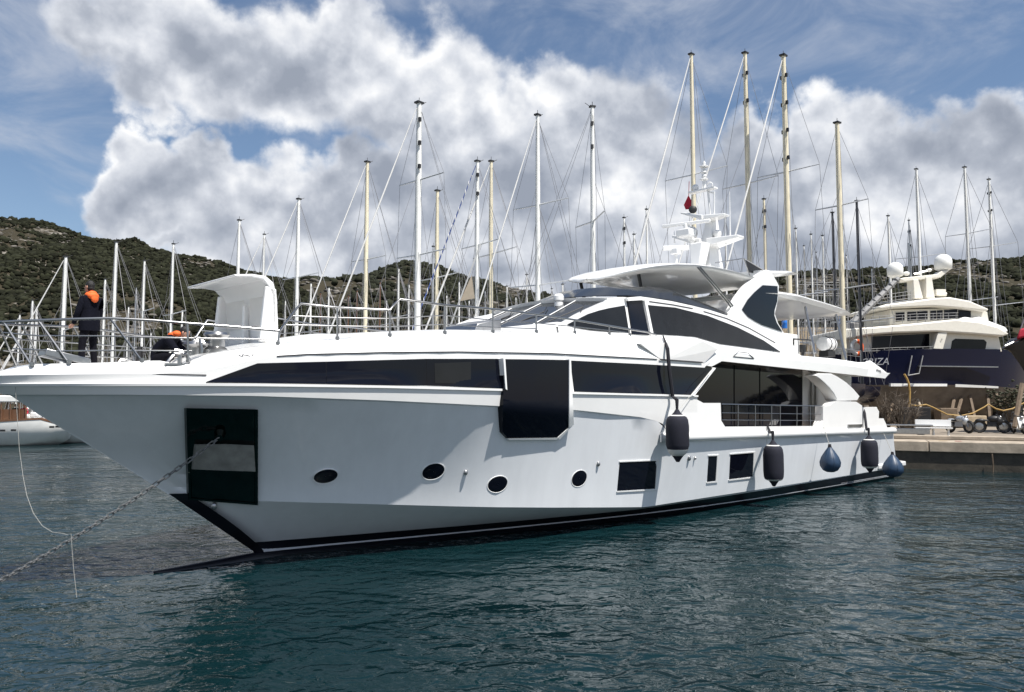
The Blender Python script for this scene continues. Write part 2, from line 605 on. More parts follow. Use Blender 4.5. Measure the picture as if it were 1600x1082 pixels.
def ico():
    g = (1 + 5 ** .5) / 2
    v = np.array([(-1, g, 0), (1, g, 0), (-1, -g, 0), (1, -g, 0), (0, -1, g), (0, 1, g), (0, -1, -g), (0, 1, -g), (g, 0, -1), (g, 0, 1), (-g, 0, -1), (-g, 0, 1)], float)
    v /= np.linalg.norm(v[0])
    f = np.array([(0, 11, 5), (0, 5, 1), (0, 1, 7), (0, 7, 10), (0, 10, 11), (1, 5, 9), (5, 11, 4), (11, 10, 2), (10, 7, 6), (7, 1, 8), (3, 9, 4), (3, 4, 2), (3, 2, 6), (3, 6, 8), (3, 8, 9), (4, 9, 5), (2, 4, 11), (6, 2, 10), (8, 6, 7), (9, 8, 1)])
    return v, f


def blobs(name, P, rad, material, squash=0.8, parent=None, jit=0.5):
    """many small leafy clumps in one mesh"""
    v, f = ico(); n = len(P)
    s = rad[:, None, None] * (1 + jit * (rng.random((n, 12, 1)) * 2 - 1))
    a = rng.random(n) * 6.283
    ca, sa = np.cos(a), np.sin(a)
    vv = np.empty((n, 12, 3))
    vv[:, :, 0] = ca[:, None] * v[None, :, 0] - sa[:, None] * v[None, :, 1]
    vv[:, :, 1] = sa[:, None] * v[None, :, 0] + ca[:, None] * v[None, :, 1]
    vv[:, :, 2] = v[None, :, 2] * squash * (0.75 + 0.5 * rng.random((n, 1)))
    vv = vv * s + P[:, None, :]
    ff = (f[None] + (np.arange(n) * 12)[:, None, None]).reshape(-1)
    me = bpy.data.meshes.new(name)
    me.vertices.add(n * 12); me.vertices.foreach_set('co', vv.reshape(-1))
    me.loops.add(len(ff)); me.loops.foreach_set('vertex_index', ff.astype(np.int32))
    me.polygons.add(n * 20)
    me.polygons.foreach_set('loop_start', np.arange(0, n * 60, 3, dtype=np.int32))
    me.polygons.foreach_set('loop_total', np.full(n * 20, 3, dtype=np.int32))
    me.update(calc_edges=True)
    me.materials.append(material)
    return link(name, me, parent)


def hill(name, label, scrub_label, D, y0, y1, pts, seed, n_scrub, mt, scrubm, r0=1.0, r1=2.4):
    """ridge y = D metres away whose skyline passes through the given pixels"""
    xs = [(p[0] - 800) / FPX * D for p in pts]
    zs = [W(p[0], p[1], D).z for p in pts]
    x0, x1 = xs[0], xs[-1]

    def height(x, y):
        H = np.interp(x, xs, zs)
        tt = np.clip((y - y0) / (D - y0), 0, 1)
        front = tt ** 0.85 * (0.86 + 0.14 * tt)
        back = 1 - 0.5 * np.clip((y - D) / (y1 - D), 0, 1) ** 1.3
        rel = fbm(x / 55.0, y / 70.0, seed) - 0.47
        fine = fbm(x / 9.0, y / 9.0, seed + 9, 3) - 0.44
        amp = np.clip(tt * 2.5, 0, 1) * np.clip((D - y) / (0.35 * D) , 0.10, 1)
        return np.maximum(H * front * back, 0.3) + rel * H * .42 * amp + fine * 3.0 * np.clip(tt * 6, 0.1, 1) + 0.9

    nx, ny = 150, 90
    gx = np.linspace(x0, x1, nx); gy = y0 + (y1 - y0) * np.linspace(0, 1, ny) ** 1.25
    X, Y = np.meshgrid(gx, gy)
    Z = height(X, Y)
    Z[0, :] = -3
    b = MB()
    b.v = list(map(tuple, np.stack([X, Y, Z], -1).reshape(-1, 3)))
    b.f = [(j * nx + i, j * nx + i + 1, (j + 1) * nx + i + 1, (j + 1) * nx + i) for j in range(ny - 1) for i in range(nx - 1)]
    o = b.build(name, mt, smooth=180, fix=False)
    tag(o, label, kind='structure')
    # scrub grows thick in the hollows and leaves the rocky patches bare
    m = n_scrub * 3
    px = rng.uniform(x0, x1, m); py = y0 + (D * 1.04 - y0) * rng.random(m) ** 0.8
    bare = fbm(px / 26.0 + 40, py / 26.0, seed + 31, 4) + 0.30 * (fbm(px / 6.0, py / 6.0, seed + 77, 2) - .4)
    keep = bare < 0.47 + 0.13 * rng.random(m)
    px, py = px[keep][:n_scrub], py[keep][:n_scrub]
    pz = height(px, py)
    rad = r0 + (r1 - r0) * rng.random(len(px)) ** 2.2
    s = blobs(name + '_scrub', np.stack([px, py, pz + rad * .25], -1), rad, scrubm)
    tag(s, scrub_label, kind='stuff')
    # pale boulders and ledges in the bare patches
    n_r = 3200
    qx = rng.uniform(x0, x1, n_r * 4); qy = y0 + (D * 1.02 - y0) * rng.random(n_r * 4) ** 0.8
    b2 = fbm(qx / 26.0 + 40, qy / 26.0, seed + 31, 4) + 0.25 * (fbm(qx / 7.0, qy / 7.0, seed + 5, 2) - .4)
    kk = b2 > .50
    qx, qy = qx[kk][:n_r], qy[kk][:n_r]
    rr = (r0 * .6 + r1 * .75 * rng.random(len(qx)) ** 2.5)
    o = blobs('hillside_rocks', np.stack([qx, qy, height(qx, qy) + rr * .05], -1), rr, ROCKM, squash=.45)
    tag(o, 'pale rocks scattered over the ' + label.split(' hill')[0] + ' slope', kind='stuff')
    return height


HM = hill_mat('scrubby_hillside', (0.030, 0.028, 0.018), (0.24, 0.225, 0.20), 0.53)
HM2 = hill_mat('far_scrubby_hillside', (0.030, 0.030, 0.020), (0.21, 0.20, 0.18), 0.57)
M['scrub2'] = mat('far_hill_scrub', (0.022, 0.024, 0.0155), 0.95, island=.5, spec=.1)
h_left = hill('hill', 'dark scrub covered rocky hillside descending behind the bow', 'dark low scrub on the left hillside', 330, 118, 470,
              [(-420, 330), (-120, 330), (0, 346), (50, 353), (100, 364), (135, 377), (178, 378), (205, 379), (232, 392), (262, 402), (310, 406), (370, 424), (430, 441), (480, 462), (540, 490), (620, 560)],
              3, 62000, HM, M['scrub'], 0.35, 1.25)
h_mid = hill('hill', 'dark rounded hill behind the tall masts', 'dark scrub on the rounded middle hill', 560, 190, 760,
             [(200, 520), (330, 470), (420, 447), (480, 438), (530, 437), (575, 433), (602, 421), (632, 411), (655, 411), (690, 421), (735, 436), (790, 449), (850, 462), (920, 474), (1000, 478), (1100, 470), (1180, 455), (1300, 470)],
             8, 26000, HM2, M['scrub2'], .9, 2.4)
h_right = hill('hill', 'dark wooded hill behind the blue yacht', 'dark scrub on the hill behind the blue yacht', 430, 150, 600,
               [(1020, 500), (1120, 462), (1200, 437), (1262, 429), (1330, 427), (1390, 425), (1440, 423), (1500, 414), (1545, 410), (1600, 407), (1680, 405), (1800, 400), (2150, 410)],
               15, 26000, HM2, M['scrub'], .8, 2.1)

# shore behind the moored boats on the left
sh = MB()
sh.add([(-260, 96, -2), (-38, 96, -2), (-8, 60, -2), (120, 60, -2), (-260, 100, .9), (-36, 100, .9), (-5, 63.5, 1.0), (120, 63.5, 1.0), (-300, 240, 2), (-30, 240, 2), (0, 240, 2), (160, 240, 2)],
       [(0, 1, 5, 4), (1, 2, 6, 5), (2, 3, 7, 6), (4, 5, 9, 8), (5, 6, 10, 9), (6, 7, 11, 10)])
tag(sh.build('shore', M['yard'], smooth=0), 'bare ground along the shore behind the moored boats', kind='structure')

# ---------------------------------------------------------------- quay and boatyard
QZ = 1.2
QA = Vector((19.0, 37.4, 0)); QD = Vector((4.5, -2.0, 0)).normalized(); QN = Vector((-QD.y, QD.x, 0))   # along the edge / inland


def QP(s, d, z):
    return QA + QD * s + QN * d + Vector((0, 0, z))


yd = MB()
yd.add([QP(-34, .9, QZ - .02), QP(60, .9, QZ - .02), QP(60, 120, QZ + .4), QP(-34, 120, QZ + .4), QP(-34, .9, -3), QP(60, .9, -3), QP(-34, 120, -3)],
       [(0, 1, 2, 3), (4, 5, 1, 0), (6, 4, 0, 3)])
tag(yd.build('boatyard_ground', M['yard'], smooth=0), 'dusty boatyard ground behind the quay edge', kind='structure')
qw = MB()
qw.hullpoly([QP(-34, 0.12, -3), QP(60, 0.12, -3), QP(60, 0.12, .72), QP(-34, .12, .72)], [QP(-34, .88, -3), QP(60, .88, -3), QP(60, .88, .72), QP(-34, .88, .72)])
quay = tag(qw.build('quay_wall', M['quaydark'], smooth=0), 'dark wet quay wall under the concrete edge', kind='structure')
for k in range(14):
    s0 = -34 + k * 6.0 if k < 5 else -3.85 + (k - 5) * 4.9
    s1 = -34 + (k + 1) * 6.0 if k < 4 else (-3.9 if k == 4 else s0 + 4.86)
    dz = rng.uniform(-.015, .015)
    cb = MB()
    cb.hullpoly([QP(s0, 0, .722), QP(s1, 0, .722), QP(s1, 0, QZ + dz), QP(s0, 0, QZ + dz)],
                [QP(s0, 1.9, .722), QP(s1, 1.9, .722), QP(s1, 1.9, QZ + dz), QP(s0, 1.9, QZ + dz)])
    o = cb.build('concrete_block', M['concrete'], quay, smooth=0, bevel=.03)
# kerb step and strip behind the edge
kb = MB()
kb.hullpoly([QP(-34, 2.6, QZ), QP(60, 2.6, QZ), QP(60, 2.6, QZ + .17), QP(-34, 2.6, QZ + .17)], [QP(-34, 3.4, QZ), QP(60, 3.4, QZ), QP(60, 3.4, QZ + .17), QP(-34, 3.4, QZ + .17)])
kb.build('kerb', M['concrete'], quay, smooth=0, bevel=.02)

# unseen slab added below the viewpoint to bounce sunlight onto the shaded hull
bnc = MB()
bnc.hullpoly([(-70, -.7, -3), (70, -.7, -3), (70, -.7, 1.45), (-70, -.7, 1.45)], [(-70, -45, -3), (70, -45, -3), (70, -45, 1.45), (-70, -45, 1.45)])
tag(bnc.build('bounce_slab', M['bounce_grey'], smooth=0), 'unseen grey slab added under the viewpoint to bounce light', kind='structure')

# ================================================================ the yacht
Y = thing('motor_yacht', tuple(S0), 'large white three deck motor yacht with long black hull windows moored bow out', 'motor yacht', rz=AL)


def interp_px(pts, vf):
    """z(u) of a line on the yacht's side from its pixels and its half breadth"""
    q = [trace(x, y, lambda u, z: vf(u)) for x, y in pts]
    q.sort()
    return np.array([a[0] for a in q]), np.array([a[2] for a in q])


def vA(u):
    t = np.clip((np.asarray(u, float) + 4.95) / 15, 0, 1)
    return 3.6 * (1 - (1 - t) ** 2.6) ** .75


WLU = [-0.02, 0.6, 1.44, 3.4, 5.65, 8, 10.3, 13, 16.2, 22, 27.5]
WLV = [0.0, .12, .32, .85, 1.43, 1.98, 2.43, 2.80, 3.05, 3.22, 3.28]
vWL = lambda u: np.interp(u, WLU, WLV)
zBT = lambda u: np.interp(u, [0, 12, 27], [.20, .24, .30])
CU = [-1.62, -1.2, -.5, .5, 1.5, 3, 4.5, 6, 8, 9.5, 11, 13, 16.2, 22, 27.5]
CV = [0.0, .42, .86, 1.32, 1.68, 2.12, 2.60, 2.87, 3.02, 3.07, 3.10, 3.14, 3.22, 3.30, 3.32]
vC = lambda u: np.interp(u, CU, CV)
zcu, zcz = interp_px([(300, 780), (400, 784), (520, 787), (700, 792), (850, 794)], vC)
zcu = np.append(zcu, [9.6, 28]); zcz = np.append(zcz, [.30, .30])
zC = lambda u: np.interp(u, zcu, zcz)
vB = lambda u: vA(u) * .985
bu, bz = interp_px([(60, 617), (200, 617), (300, 618), (400, 619), (600, 626), (785, 635), (900, 641), (1000, 652)], vB)
bu = np.append(bu, [9.75, 10.3, 26.8]); bz = np.append(bz, [2.60, 2.12, 1.88])
zB = lambda u: np.interp(u, bu, bz)
au, az_ = interp_px([(0, 600), (100, 600), (200, 599.5), (320, 599.5), (400, 600), (600, 603), (785, 608), (895, 613), (1085, 618)], vA)
zA = lambda u: np.interp(u, au, az_)
vE = lambda u: vA(u) - .07
eu, ez = interp_px([(0, 594), (200, 592), (320, 588), (402, 567), (508, 564), (657, 560), (785, 560), (891, 562.5), (1000, 568), (1105, 573.5)], vE)
zE = lambda u: np.interp(u, eu, ez)
gu, gz = interp_px([(0, 587), (183, 584.5), (240, 584.5), (310, 581), (340, 575), (400, 562), (430, 557), (480, 554), (600, 551), (716, 550), (860, 552), (1026, 561), (1110, 567)], vE)
zG = lambda u: np.maximum(np.interp(u, gu, gz), zE(u) + .015)
vF = lambda u: vA(u) - .06 - .26 * np.clip((np.asarray(u, float) + 4.6) / 3.0, 0, 1)
fu, fz = interp_px([(5, 582), (26, 575), (63, 569), (120, 568), (170, 567), (239, 564), (258, 564), (272, 571), (296, 571), (306, 561), (325, 554), (374, 546), (434, 538.5), (527, 531), (609, 526), (695, 522), (770, 520), (838, 520),
                    (900, 521), (980, 524), (1040, 528), (1090, 533)], vF)
zF = lambda u: np.maximum(np.interp(u, fu, fz), zG(u) + .02)


def rowsat(u):
    """half breadth profile of the port side at a station, bottom to top: (z, v) lists"""
    u = np.asarray(u, float)
    inset = .055 * np.clip((9.6 - u) / 2, 0, 1)
    p = np.interp(u, [-2, 2, 6, 10, 20], [1.2, 1.25, 1.15, 1.05, 1.0])
    zc, vc = zC(u), vC(u)
    zb = zB(u) - .03; vb = vB(u) - inset
    r = [(u * 0 - .95, vWL(u) * .55), (u * 0 - .14, vWL(u) * .975), (u * 0, vWL(u)), (zBT(u), vWL(u) + (vc - vWL(u)) * zBT(u) / np.maximum(zc, .25))]
    r[3] = (r[3][0], np.minimum(r[3][1], vc))
    r.append((zc, vc)); r.append((zc + .012, vc + .02))
    for w in (.12, .25, .4, .55, .7, .85):
        r.append((zc + (zb - zc) * w, vc + .02 + (vb - vc - .02) * w ** p))
    r.append((zb, vb)); r.append((zb + .03, vB(u)))
    return r


UP = [lambda u: (zA(u) - .05, vA(u)), lambda u: (zA(u) - .045, vA(u) + .035), lambda u: (zA(u), vA(u) + .035), lambda u: (zA(u) + .012, vE(u)), lambda u: (zE(u), vE(u)), lambda u: (zG(u), vE(u)), lambda u: (zF(u), vF(u))]

UG = np.arange(-6, 28.5, .1); ZG_ = np.arange(-1, 5.6, .04)
_tab = np.zeros((len(UG), len(ZG_)))
for i, u in enumerate(UG):
    rr = rowsat(u) + ([f(u) for f in UP] if u < 12 else [(np.array(3.4), np.array(3.56)), (np.array(4.6), np.array(3.5))])
    zz = np.maximum.accumulate(np.array([float(a[0]) for a in rr]) + np.arange(len(rr)) * 1e-5)
    _tab[i] = np.interp(ZG_, zz, [float(a[1]) for a in rr])


def side_v(u, z):
    a = np.clip((u - UG[0]) / .1, 0, len(UG) - 1.001); b = np.clip((z - ZG_[0]) / .04, 0, len(ZG_) - 1.001)
    i = a.astype(int); j = b.astype(int); fa = a - i; fb = b - j
    return (_tab[i, j] * (1 - fa) + _tab[i + 1, j] * fa) * (1 - fb) + (_tab[i, j + 1] * (1 - fa) + _tab[i + 1, j + 1] * fa) * fb


ustem = lambda z: np.interp(z, [-1, 0, 1.3, 3.5, 4], [.35, 0, -1.72, -4.92, -4.98])


def uend(z): return float(np.interp(z, [-1, .3, 1.9, 2.7], [27.5, 27.35, 26.5, 25.0]))


def side_loft(rowfs, n, ustarts, uends, power=1.7):
    """rows run bow to stern; each starts on the stem"""
    s = np.linspace(0, 1, n) ** power
    port = []
    for fn, us, ue in zip(rowfs, ustarts, uends):
        u = us + (ue - us) * s
        z, v = fn(u)
        if us < -.1:
            v0 = float(fn(np.array([us]))[1][0])
            v = v - v0 * np.exp(-(u - us) / 1.1)
        v = np.maximum(v, .006)
        port.append([(float(a), -float(b), float(c)) for a, b, c in zip(u, v, np.broadcast_to(z, u.shape))])
    return port


def mirror(rows): return [[(a, -b, c) for a, b, c in r] for r in rows]


def rowf(k): return lambda u: rowsat(u)[k]


def both(rows, name, m, parent=Y, smooth=40, close=None):
    b = MB()
    b.loft(rows); b.loft(mirror(rows), flip=True)
    if close: close(b)
    return b.build(name, m, parent, smooth=smooth)


# hull: white sides
NS = 90
ks = list(range(3, 14))
zst = [.17, 1.25, 1.27, 1.5, 1.75, 2.05, 2.35, 2.65, 2.95, 3.22, 3.26]
rows = side_loft([rowf(k) for k in ks], NS, [float(ustem(z)) for z in zst], [uend(z) for z in [.26, .3, .32, .5, .75, 1, 1.25, 1.5, 1.7, 1.85, 1.88]])


def transom(rows):
    def f(b):
        e = [r[-1] for r in rows]
        b.loft([e, [(a, -y, z) for a, y, z in e]])
    return f


both(rows, 'hull', M['hull'], smooth=22, close=transom(rows))
# bottom: black antifouling with the boot stripe a hair proud of it
rb = side_loft([rowf(0), rowf(1), rowf(2), rowf(3)], NS, [.35, .06, .0, float(ustem(.17))], [27.5, 27.4, 27.38, 27.35])
both(rb, 'antifouling', M['black'], smooth=60, close=transom(rb))
st = [lambda u: (u * 0 - .03, vWL(u) * .995 + .006), lambda u: (u * 0 + .045, vWL(u) + .012)]
rs_ = side_loft(st, NS, [.12, .12], [27.4, 27.38])
both(rs_, 'boot_stripe', M['stripe'], smooth=60)
# upper side strip: knuckle to sheer for the forward half
rows2 = side_loft([rowf(13), UP[0], UP[1], UP[2], UP[3], UP[4], UP[5]], 80, [-4.66, -4.83, -4.86, -4.9, -4.9, -4.92, -4.95], [11.5, 11.45, 11.45, 11.45, 11.45, 12.0, 12.3])
both(rows2, 'topside', M['white'], smooth=25)
# chamfer between the groove and the deck edge, then deck to the middle
GF = UP[5]; FF = UP[6]


def deckrow(fr, crown, drop=0.04):
    def f(u):
        c = np.interp(u, [-4.9, -1.6, -0.4, 1, 4, 8, 12], np.array([.02, .03, .10, .22, .26, .24, .10]) * crown)
        return zF(u) - drop * (u > 1.0) + c, vF(u) * fr
    return f


rows3 = side_loft([GF, lambda u: (zG(u) * .55 + zF(u) * .45, vE(u) * .62 + vF(u) * .38), FF, deckrow(.97, 0, .05), deckrow(.8, .25), deckrow(.6, .7), deckrow(.3, .95), deckrow(.0, 1)], 110,
                  [-4.95, -4.93, -4.88, -4.85, -4.8, -4.8, -4.8, -4.8], [11.9] * 8)
both(rows3, 'deck', M['white'], smooth=30)


def strip(pts, h, name, m, off=.022, surf=side_v, parent=Y):
    """thin band along a traced line, standing a few millimetres proud of the side"""
    b = MB(); A = []; B = []
    P = []
    for (x0, y0), (x1, y1) in zip(pts, pts[1:]):
        k = max(2, int(abs(x1 - x0) / 14))
        P += [(x0 + (x1 - x0) * i / k, y0 + (y1 - y0) * i / k) for i in range(k)]
    P.append(pts[-1])
    for x, y in P:
        u, v, z = trace(x, y, surf)
        A.append((u, -v - off, z - h / 2)); B.append((u, -v - off, z + h / 2))
    b.loft([A, B])
    b.loft([[(u, y + off * .9, z) for u, y, z in A], A]); b.loft([B, [(u, y + off * .9, z) for u, y, z in B]])
    return b.build(name, m, parent, smooth=60)


strip([(432, 557), (480, 554), (600, 551), (716, 550), (860, 552.5), (1026, 561.5)], .022, 'groove', M['groove'])
strip([(6, 587), (183, 584.5)], .02, 'groove', M['groove'], off=.012)
strip([(223, 584.5), (322, 586.5)], .02, 'groove', M['groove'], off=.012)


def resamp(pts, n):
    pts = [np.array(p, float) for p in pts]
    d = [0]
    for a, b in zip(pts, pts[1:]): d.append(d[-1] + np.linalg.norm(b - a))
    d = np.array(d); d = d / d[-1] if d[-1] > 0 else np.linspace(0, 1, len(d))
    # keep the corner points by sampling in between them
    t = np.linspace(0, 1, n)
    xs = np.interp(t, d, [p[0] for p in pts]); ys = np.interp(t, d, [p[1] for p in pts])
    return list(zip(xs, ys)), d


def patch(top, bot, name, m, nu=18, nv=4, off=.012, surf=side_v, parent=Y, inner=.02, smooth=60):
    """panel lying on the side between two outlines with matching corner counts"""
    ts = sorted(set(list(np.linspace(0, 1, nu)) + [i / (len(top) - 1) for i in range(len(top))]))
    f = lambda pts, t: (np.interp(t, np.linspace(0, 1, len(pts)), [p[0] for p in pts]), np.interp(t, np.linspace(0, 1, len(pts)), [p[1] for p in pts]))
    rows = []
    for j in range(nv):
        w = j / (nv - 1); row = []
        for t in ts:
            a, b_ = f(top, t), f(bot, t)
            x, y = a[0] + (b_[0] - a[0]) * w, a[1] + (b_[1] - a[1]) * w
            u, v, z = trace(x, y, surf)
            row.append((u, -v - off, z))
        rows.append(row)
    b = MB(); b.loft(rows)
    edge = rows[0] + [r[-1] for r in rows[1:]] + rows[-1][::-1][1:] + [r[0] for r in rows[::-1][1:-1]]
    back = [(u, y + off + inner, z) for u, y, z in edge]
    b.loft([edge, back], closed=True)
    return b.build(name, m, parent, smooth=smooth)


def tallsurf(u, z):
    zk = zA(u) - .10
    zk = zB(u) - .02
    w = np.clip((zk - z) / (zk - 2.15), 0, 1.1)
    lo = side_v(u, u * 0 + 2.15) + .015
    return np.where(z > zk, vA(u) + .04, (vA(u) + .04) * (1 - w) + lo * w)


# hull windows
patch([(322, 597), (402, 568), (509, 565.4)], [(322, 598), (402, 598.6), (509, 600)], 'window', M['glass'])
patch([(509.5, 565.4), (665.3, 561)], [(509.5, 600), (665.3, 603)], 'window', M['glass'])
w3 = patch([(665.8, 561), (784.5, 561)], [(665.8, 603), (788, 607)], 'window', M['glass'])
patch([(678, 568), (735, 566)], [(679, 599), (735, 599.5)], 'blind', M['glass2'], off=.018, parent=w3, nu=6, nv=3)
patch([(786.5, 561.5), (820, 561.8), (853, 562.3), (887, 563)], [(783.5, 675.5), (792.5, 685.2), (869, 683.8), (886.6, 668)], 'window', M['glass'], off=.03, inner=.45, nv=16, surf=tallsurf)
patch([(783.8, 560.5), (786.8, 560.5)], [(787.5, 608), (790, 610)], 'window_frame', M['white'], off=.055, inner=.12, nu=3, nv=6, surf=tallsurf)
patch([(887, 562), (889.5, 562)], [(886.8, 668), (894, 664)], 'window_frame', M['white'], off=.055, inner=.2, nu=4, nv=10, surf=tallsurf)
patch([(886.6, 668.5), (893.5, 664)], [(869.3, 684), (872, 687.4)], 'window_frame', M['white'], off=.05, inner=.25, nu=3, nv=4, surf=tallsurf)
patch([(792, 685.4), (870, 684.2)], [(793, 687.8), (872, 687.3)], 'window_frame', M['white'], off=.045, inner=.25, nu=8, nv=3, surf=tallsurf)
patch([(891, 563.7), (1000, 569), (1113, 575.6)], [(897, 612), (990, 615), (1079, 617.2)], 'window', M['glass'])
# diagonal white bar closing the window band aft
patch([(1114, 574.5), (1117.5, 575.5)], [(1080, 618.5), (1083.5, 619)], 'window_frame', M['white'], off=.03, inner=.05, nu=3, nv=6)


# portholes: recessed dark glass in a white rim
def side_frame(px, py):
    u, v, z = trace(px, py, side_v)
    e = .05
    vv = lambda a, b: float(side_v(np.array([a]), np.array([b]))[0])
    du = Vector((2 * e, -(vv(u + e, z) - vv(u - e, z)), 0)).normalized()
    dz = Vector((0, -(vv(u, z + e) - vv(u, z - e)), 2 * e)).normalized()
    n = du.cross(dz); n = -n if n.y > 0 else n
    return Vector((u, -v, z)), du, dz, n.normalized()


for (px, py, ru, rz) in ((509, 744.5, .235, .165), (677, 737, .25, .19), (778, 757, .25, .19), (905, 748, .25, .20)):
    c, du, dz, n = side_frame(px, py)
    def ring(k, off, c=c, du=du, dz=dz, n=n, ru=ru, rz=rz):
        out = []
        for a in np.linspace(0, 2 * math.pi, 28, endpoint=False):
            p = c + du * (ru * k * math.cos(a)) + dz * (rz * k * math.sin(a))
            out.append(Vector((p.x, -float(side_v(np.array([p.x]), np.array([p.z]))[0]), p.z)) + n * off)
        return out
    b = MB(); b.loft([ring(1.10, -.02), ring(1.09, .008), ring(1.05, .010), ring(1.0, .004)], closed=True)
    rim = b.build('porthole', M['white'], Y, smooth=30)
    b = MB(); b.loft([ring(1.02, .004), ring(.96, .006), ring(.5, .008), ring(.02, .008)], closed=True)
    b.build('porthole_glass', M['glass'], rim, smooth=60)
# square hull windows aft, each in a recess with a white reveal
for top, bot in (([(968, 723), (1026, 720.5)], [(964, 767.5), (1023, 764)]), ([(1107, 713.5), (1120, 713)], [(1104.5, 753.5), (1117.5, 752)]), ([(1141, 711), (1177, 708)], [(1139, 749.5), (1175.5, 745)])):
    g = patch(top, bot, 'window', M['glass'], nu=6, nv=4, off=.004)
    (ax, ay), (bx, by) = top; (cx, cy), (dx, dy) = bot
    patch([(bx, by - 1.2), (bx + 3, by - 1.6)], [(dx, dy + .6), (dx + 2.8, dy - .2)], 'window_reveal', M['white'], nu=3, nv=4, off=.02, parent=g)
    patch([(ax - 1, ay - 2), (bx + 3, by - 2.2)], [(ax - 1, ay - .4), (bx + 3, by - .4)], 'window_reveal', M['white'], nu=4, nv=3, off=.02, parent=g)
    patch([(cx - 1, cy + .4), (dx + 3, dy + .4)], [(cx - 1, cy + 2.2), (dx + 3, dy + 2.2)], 'window_reveal', M['white'], nu=4, nv=3, off=.024, parent=g)
# small hull fittings
for px, py, r in ((727, 738, .05), (1076, 716, .06), (335, 790.5, .06), (934, 725, .05), (1085, 716, .035)):
    c, du, dz, n = side_frame(px, py)
    b = MB(); b.ball(c + n * .02, (r, .05, r * 1.3), 8, 6)
    b.build('drain_outlet', M['steel_dull'], Y)
patch([(1107.5, 658), (1119.5, 657.5)], [(1108, 672), (1119.5, 672)], 'vent_grille', M['steel_dull'], nu=3, nv=3, off=.02)

# anchor pocket: mirror steel plate let into the bow, anchor stowed flat in it
pk = patch([(290.5, 640), (345, 640.5), (399, 642)], [(294, 780), (345, 784), (400, 788)], 'anchor_pocket', M['plate'], nu=16, nv=24, off=.035, smooth=80)
for top, bot in (([(289, 638), (400.5, 640)], [(289, 640.6), (400, 643)]), ([(289, 638), (293, 638)], [(293, 780), (297, 780.5)]), ([(396, 641), (400.8, 641)], [(396.5, 788), (401, 789)]), ([(293, 778), (401, 786)], [(293, 781), (401, 789.5)])):
    patch(top, bot, 'pocket_frame', M['plate'], nu=6, nv=12, off=.06, inner=.04, parent=pk)
patch([(302, 694.5), (350, 694), (392, 696)], [(297.5, 733), (345, 735), (394.5, 736.5)], 'anchor', M['anchor'], nu=9, nv=6, off=.13, inner=.07, parent=pk, smooth=30)
c, du, dz, n = side_frame(344, 676)
b = MB(); b.tube([c + n * .0, c + n * .16], [.11, .08], 14)
b.build('hawse_pipe', M['plate'], pk)
HAWSE = c + n * .15

# black guard up the stem and the wave piercing bulb under it
b = MB()
zz = np.linspace(-.1, 1.36, 14)
L1 = []; L2 = []
for z in zz:
    us = float(ustem(z)); w = np.interp(z, [-.1, .2, 1.3], [.16, .20, .26])
    vv = float(side_v(np.array([us + w]), np.array([z]))[0])
    L1.append((us - .02, 0, z)); L2.append((us + w, -vv - .02, z))
b.loft([L2, L1, [(a, -y, z) for a, y, z in L2]])
b.build('stem_guard', M['black'], Y)
b = MB()
prof = []
for t in np.linspace(0, 1, 16):
    u = -2.05 + 3.2 * t
    r = .20 * (1 - (1 - min(t * 1.5, 1)) ** 2) ** .5 * (1 - .6 * max(0, t - .55)) + .02
    zc = -.095 + .085 * min(1, t / .62) - r - .25 * max(0, t - .65)
    prof.append([(u, r * .8 * math.cos(a), zc + r * math.sin(a)) for a in np.linspace(0, 2 * math.pi, 14, endpoint=False)])
b.loft(prof, closed=True, cap=True)
b.build('bow_bulb', M['black'], Y, smooth=80)

# rub rail
b = MB(); rr = []
for u in np.linspace(9.72, 26.55, 60):
    k = min(1, ((u - 9.7) / .5)) ** .6
    z = float(np.interp(u, [9.7, 26.8], [2.19, 1.92])); v = 3.56 * 1.0
    v = float(min(vB(u), 3.56))
    rr.append([(u, -v + .03, z - .13), (u, -v - .07 * k, z - .12), (u, -v - .12 * k, z - .06), (u, -v - .12 * k, z + .03), (u, -v - .08 * k, z + .10), (u, -v + .03, z + .12)])
b.loft(rr, cap=True); b.build('rub_rail', M['white'], Y, smooth=50)
MB().loft([[(a, -y, z) for a, y, z in r] for r in rr], cap=True).build('rub_rail', M['white'], Y, smooth=50)


# ---- aft bulwarks, walkway and saloon
def slab(px, v, name, m, th, parent=Y, sides=True, bevel=0.0, smooth=30, v2=None):
    """outline traced on a fore and aft plane, th thick towards the centreline, and its twin to starboard"""
    P = []
    for x, y in px:
        u, z = onv(x, y, v); P.append(Vector((u, -v, z)))
    if sides: MB().prism([Vector((p.x, v, p.z)) for p in P], (0, -th, 0)).build(name, m, parent, smooth=smooth, bevel=bevel)
    return MB().prism(P, (0, th, 0)).build(name, m, parent, smooth=smooth, bevel=bevel)


